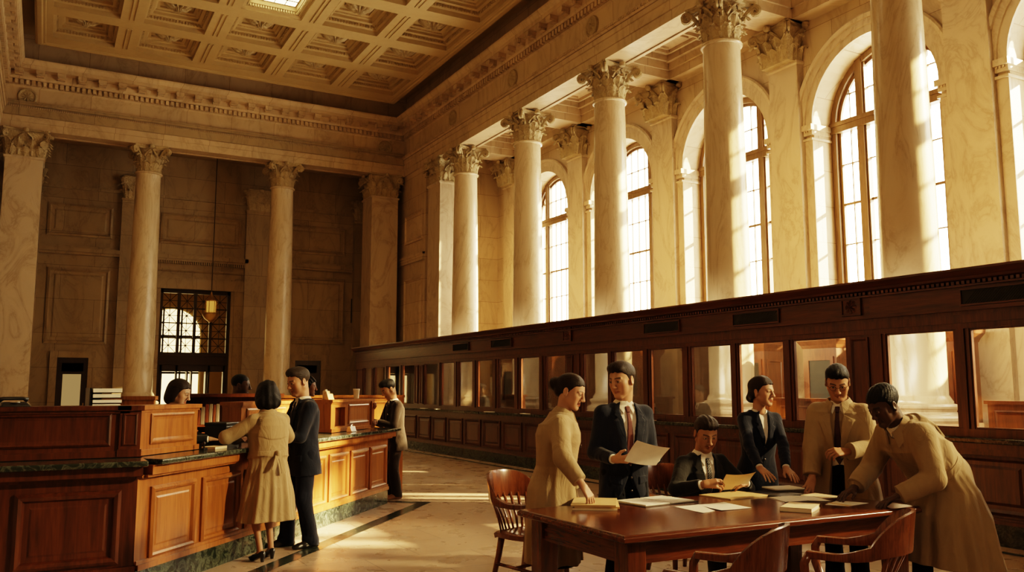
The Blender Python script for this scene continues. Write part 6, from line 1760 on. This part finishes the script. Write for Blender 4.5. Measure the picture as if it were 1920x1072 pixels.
def desk_screen(label, a, b, h, mat='oak'):
    a = Vector((*a,0)); b = Vector((*b,0)); d = (b-a); L = d.length; o = thing('desk_partition', label, 'partition', tuple((a+b)/2), math.atan2(d.y, d.x))
    m = MB(); m.box(-L/2,L/2,-.025,.025,0,h-.04); m.box(-L/2-.02,L/2+.02,-.04,.04,h-.04,h); m.build('screen_board', M[mat], o)
    n = max(1, round(L/.7)); w = L/n
    for k in range(n):
        m = MB(); m.panel((-L/2+k*w+.06,-.025,h-.5), (1,0,0), (0,-1,0), w-.12, .40, RPR); m.build('raised_panel', M[mat], o)
    return o
desk_screen('low wooden partition behind the bowed woman clerk', (.55,10.22), (1.06,9.96), 1.52)
desk_screen('long wooden partition beyond the bearded clerk', (2.6,12.98), (5.0,12.75), 1.50)
# hanging lantern in front of the bronze doorway
o = thing('hanging_lantern', 'brass lantern with glowing amber glass hanging before the bronze doorway', 'lantern', (4.97,31.0,3.9))
m = MB(); m.lathe([(.02,-.02),(.05,.0),(.10,.03),(.20,.10),(.27,.20),(.29,.26),(.27,.30),(.19,.33)], 16); m.build('bowl', M['gold'], o, True, auto=40)
m = MB(); m.lathe([(.15,.34),(.155,.72),(.0,.73)], 16); m.build('glass_shade', m_emit('lantern_amber_glass', (1.0,.50,.10), .45), o, True)
m = MB(); m.lathe([(.19,.72),(.20,.76),(.12,.84),(.05,.95),(.02,1.05)], 16)
for k in range(6):
    a = k*PI/3; m.tube([(.175*math.cos(a),.175*math.sin(a),.3),(.18*math.cos(a),.18*math.sin(a),.74)], .012, 6)
m.build('cage', M['gold'], o, True, auto=40)
m = MB(); m.tube([(0,0,1.0),(0,0,6.04)], .016, 6); m.build('chain', M['bronze'], o)

# ------------------------------------------------------------------ behind the teller screen
def cabinet(y, w, label):
    o = thing('glazed_cabinet', label, 'cabinet', (13.2, y, 0))
    m = MB(); m.box(-.3,.3,-w/2,w/2,0,2.40); m.box(-.33,.3,-w/2-.03,w/2+.03,0,.12); m.build('case', M['cabwood'], o)
    m = MB(); m.sqlathe([((.31,w/2+.01),2.36),((.33,w/2+.03),2.42),((.38,w/2+.08),2.50),((.39,w/2+.09),2.57)]); m.build('cornice', M['cabwood'], o)
    n = 2 if w > .9 else 1
    for k in range(n):
        a = -w/2+.06+k*(w-.12)/n; b = a+(w-.12)/n-.03
        m = MB(); quad_frame(m, -.33,-.30, a, b, 1.0, 2.2, .07); d = m.build('door', M['cabwood'], o)
        m = MB(); m.box(-.315,-.31,a+.07,b-.07,1.07,2.13); m.build('glass_pane', M['mesh'], d)
        m = MB(); m.panel((-.30,b,.2), (0,-1,0), (-1,0,0), b-a, .7, RP); m.build('lower_panel', M['cabwood'], o)
    # pane in the end toward the viewer
    m = MB(); m.panel((-.22,-w/2,1.0), (1,0,0), (0,-1,0), .44, 1.2, [(0,0),(0,.015),(.05,.015),(.06,.002)]); m.build('end_panel', M['cabwood'], o)
for y, w, lb in ((8.95,.55,'tall glazed cabinet behind the teller glass, past the bending man'),(11.45,.80,'tall glazed cabinet behind the teller glass, above the spectacled man\'s head'),(13.35,.95,'tall glazed cabinet behind the teller glass, above the navy suited woman\'s head'),(15.1,.50,'tall glazed cabinet behind the teller glass, over the seated man'),(17.35,.70,'tall glazed cabinet behind the teller glass, over the standing man\'s shoulder'),(19.6,.70,'tall glazed cabinet behind the teller glass, over the woman with the bun'),(21.6,.80,'tall glazed cabinet behind the teller glass, farthest but one'),(23.9,.8,'tall glazed cabinet behind the teller glass, at the far end')):
    cabinet(y, w, lb)
def teller_desk(y, label, x=10.1):
    o = thing('teller_desk', label, 'desk', (x, y, 0))
    m = MB(); m.box(-.4,.4,-.6,.6,.72,.76); m.box(-.38,-.34,-.58,.58,0,.72); m.box(-.38,.38,-.58,-.54,0,.72); m.box(-.38,.38,.54,.58,0,.72); m.build('desk_body', M['cabwood'], o)
    m = MB(); m.box(-.38,-.30,-.58,.58,.76,1.42); m.box(-.42,-.26,-.6,.6,1.42,1.46); m.box(-.34,.3,.50,.58,.76,1.42); m.build('riser', M['cabwood'], o)
    m = MB(); m.panel((-.38,.5,.85), (0,-1,0), (-1,0,0), 1.0, .5, RPR); m.build('raised_panel', M['cabwood'], o)
teller_desk(17.9, 'orange lit wooden desk with riser beside the far clerk behind the glass')
teller_desk(12.6, 'wooden desk with riser behind the glass, next to the standing man\'s shoulder')
teller_desk(8.9, 'wooden desk with riser behind the glass, between the navy woman and the spectacled man')
teller_desk(5.6, 'wooden desk with riser behind the large end pane of the teller screen')
def machine(y, label, x=9.12):
    o = thing('adding_machine', label, 'adding machine', (x, y, 1.0855), R(90))
    m = MB(); m.add([(-.13,-.15,0),(.13,-.15,0),(.13,.13,0),(-.13,.13,0),(-.13,-.15,.05),(.13,-.15,.05),(.13,.13,.17),(-.13,.13,.17)], [(0,3,2,1),(4,5,6,7),(0,1,5,4),(1,2,6,5),(2,3,7,6),(3,0,4,7)]); m.build('machine_case', M['black'], o, bevel=.01)
    m = MB()
    for i in range(5):
        for j in range(4): m.lathe([(.002,0),(.012,0),(.012,.012),(.002,.014)], 8, (-.09+.045*i, -.12+.045*j, .06+.019*j))
    m.build('keys', M['cream'], o)
    m = MB(); m.tube([(-.12,.10,.19),(.12,.10,.19)], .02, 10); m.build('platen', M['black'], o); m = MB(); m.box(-.08,.08,.10,.103,.19,.27); m.build('paper_roll_strip', M['paper'], o)
for y, lb in ((18.4,'black adding machine inside the glass in front of the far clerk'),(17.3,'black adding machine inside the glass before the orange lit desk'),(15.2,'black adding machine inside the glass near the wavy bun'),(11.6,'black adding machine inside the glass beside the standing man\'s arm')):
    machine(y, lb)
def leaflet(y, label, x=8.66, a=.2, t=.012, mt='paper'):
    sheet('paper_bundle', label, 'paper', rot4((x,y), .11, .24, a), 1.0855, t, M[mt], 'paper bundles on the teller sill')
for y, a, lb in ((20.6,.1,'paper bundle on the marble sill, farthest along'),(19.75,-.2,'second farthest paper bundle on the marble sill'),(16.9,.3,'larger paper bundle on the marble sill below the orange lit desk'),(15.3,.0,'paper bundle on the marble sill just behind the woman with the bun'),(11.2,-.1,'paper slip on the marble sill next to the standing man in navy')):
    leaflet(y, lb, 8.655, a)
for y, lb in ((19.4,'crumpled white paper heap inside the teller glass far down'),(11.05,'white paper heap inside the teller glass before the grizzled clerk')):
    m = MB(); rosette(m, .12, 5, .10); o = m.build('paper_heap', M['paper'], None, True); o.location = (9.1, y, 1.086); tag(o, lb, 'paper', 'paper heaps inside the glass')
# ------------------------------------------------------------------ light
w = bpy.data.worlds.new('world'); SC.world = w; w.use_nodes = True
bg = w.node_tree.nodes['Background']; bg.inputs[0].default_value = (1.0,.80,.52,1); bg.inputs[1].default_value = 2.5
def lamp(name, kind, loc, rot, energy, color, **kw):
    l = bpy.data.lights.new(name, kind); l.energy = energy; l.color = color
    for k, v in kw.items(): setattr(l, k, v)
    o = bpy.data.objects.new(name, l); COL.objects.link(o); o.location = loc; o.rotation_euler = rot
    return o
sd = Vector((-1, .62, -.55)).normalized()
lamp('sun', 'SUN', (20,-5,15), sd.to_track_quat('-Z','Y').to_euler(), 62.0, (1.0,.71,.34), angle=R(1.6))
# skylights overhead: soft warm lamps just under the glass
for y in (22.4, 17.7, 13.1):
    lamp('skylight_lamp', 'AREA', (5.0, y, 11.8), (0,0,0), 30, (1.0,.70,.36), shape='RECTANGLE', size=1.6, size_y=1.7)
# unseen fill lamps added mid hall, facing up to wash the coffered ceiling
for y in (8, 14, 20, 26):
    lamp('ceiling_fill', 'AREA', (5.0, y, 8.2), (PI,0,0), 16, (1.0,.64,.28), shape='RECTANGLE', size=4.0, size_y=4.0)
for y in (4.6, 8.7, 12.9, 17.0, 21.2):
    lamp('aisle_fill', 'AREA', (13.0, y+2.1, 9.4), (0,0,0), 6, (1.0,.78,.45), shape='RECTANGLE', size=1.0, size_y=2.4)  # unseen fill added under the aisle ceiling to brighten the aisle
q = (Vector((4.9,5.3,1.1))-Vector((2.0,-3.5,6.5))).to_track_quat('-Z','Y').to_euler()
lamp('table_fill_spot', 'SPOT', (2.0,-3.5,6.5), q, 400, (1.0,.78,.5), spot_size=R(38), spot_blend=.8, shadow_soft_size=.9)  # unseen spot added behind the camera to fill the table group
for y in (4.5, 7.5, 10.5, 13.5, 17, 20.5, 24):
    qa = Vector((1,.1,-.5)).to_track_quat('-Z','Y').to_euler()
    lamp('teller_fill', 'AREA', (9.1, y, 2.72), qa, 66, (1.0,.82,.54), shape='RECTANGLE', size=2.4, size_y=.4, spread=R(110))  # unseen fill added inside the screen to brighten the view through its glass
q = (Vector((5.6,4.9,1.3))-Vector((13.3,-1.2,6.2))).to_track_quat('-Z','Y').to_euler()
lamp('table_rim_spot', 'SPOT', (13.3,-1.2,6.2), q, 7500, (1.0,.74,.38), spot_size=R(26), spot_blend=.5, shadow_soft_size=.25)  # unseen spot added to rim-light the table group from the window side
SC.view_settings.view_transform = 'Filmic'
SC.view_settings.look = 'High Contrast'
SC.view_settings.exposure = 0.36
SC.cycles.use_denoising = True
SC.cycles.max_bounces = 7; SC.cycles.diffuse_bounces = 4; SC.cycles.glossy_bounces = 3; SC.cycles.transparent_max_bounces = 12
SC.cycles.sample_clamp_indirect = 6
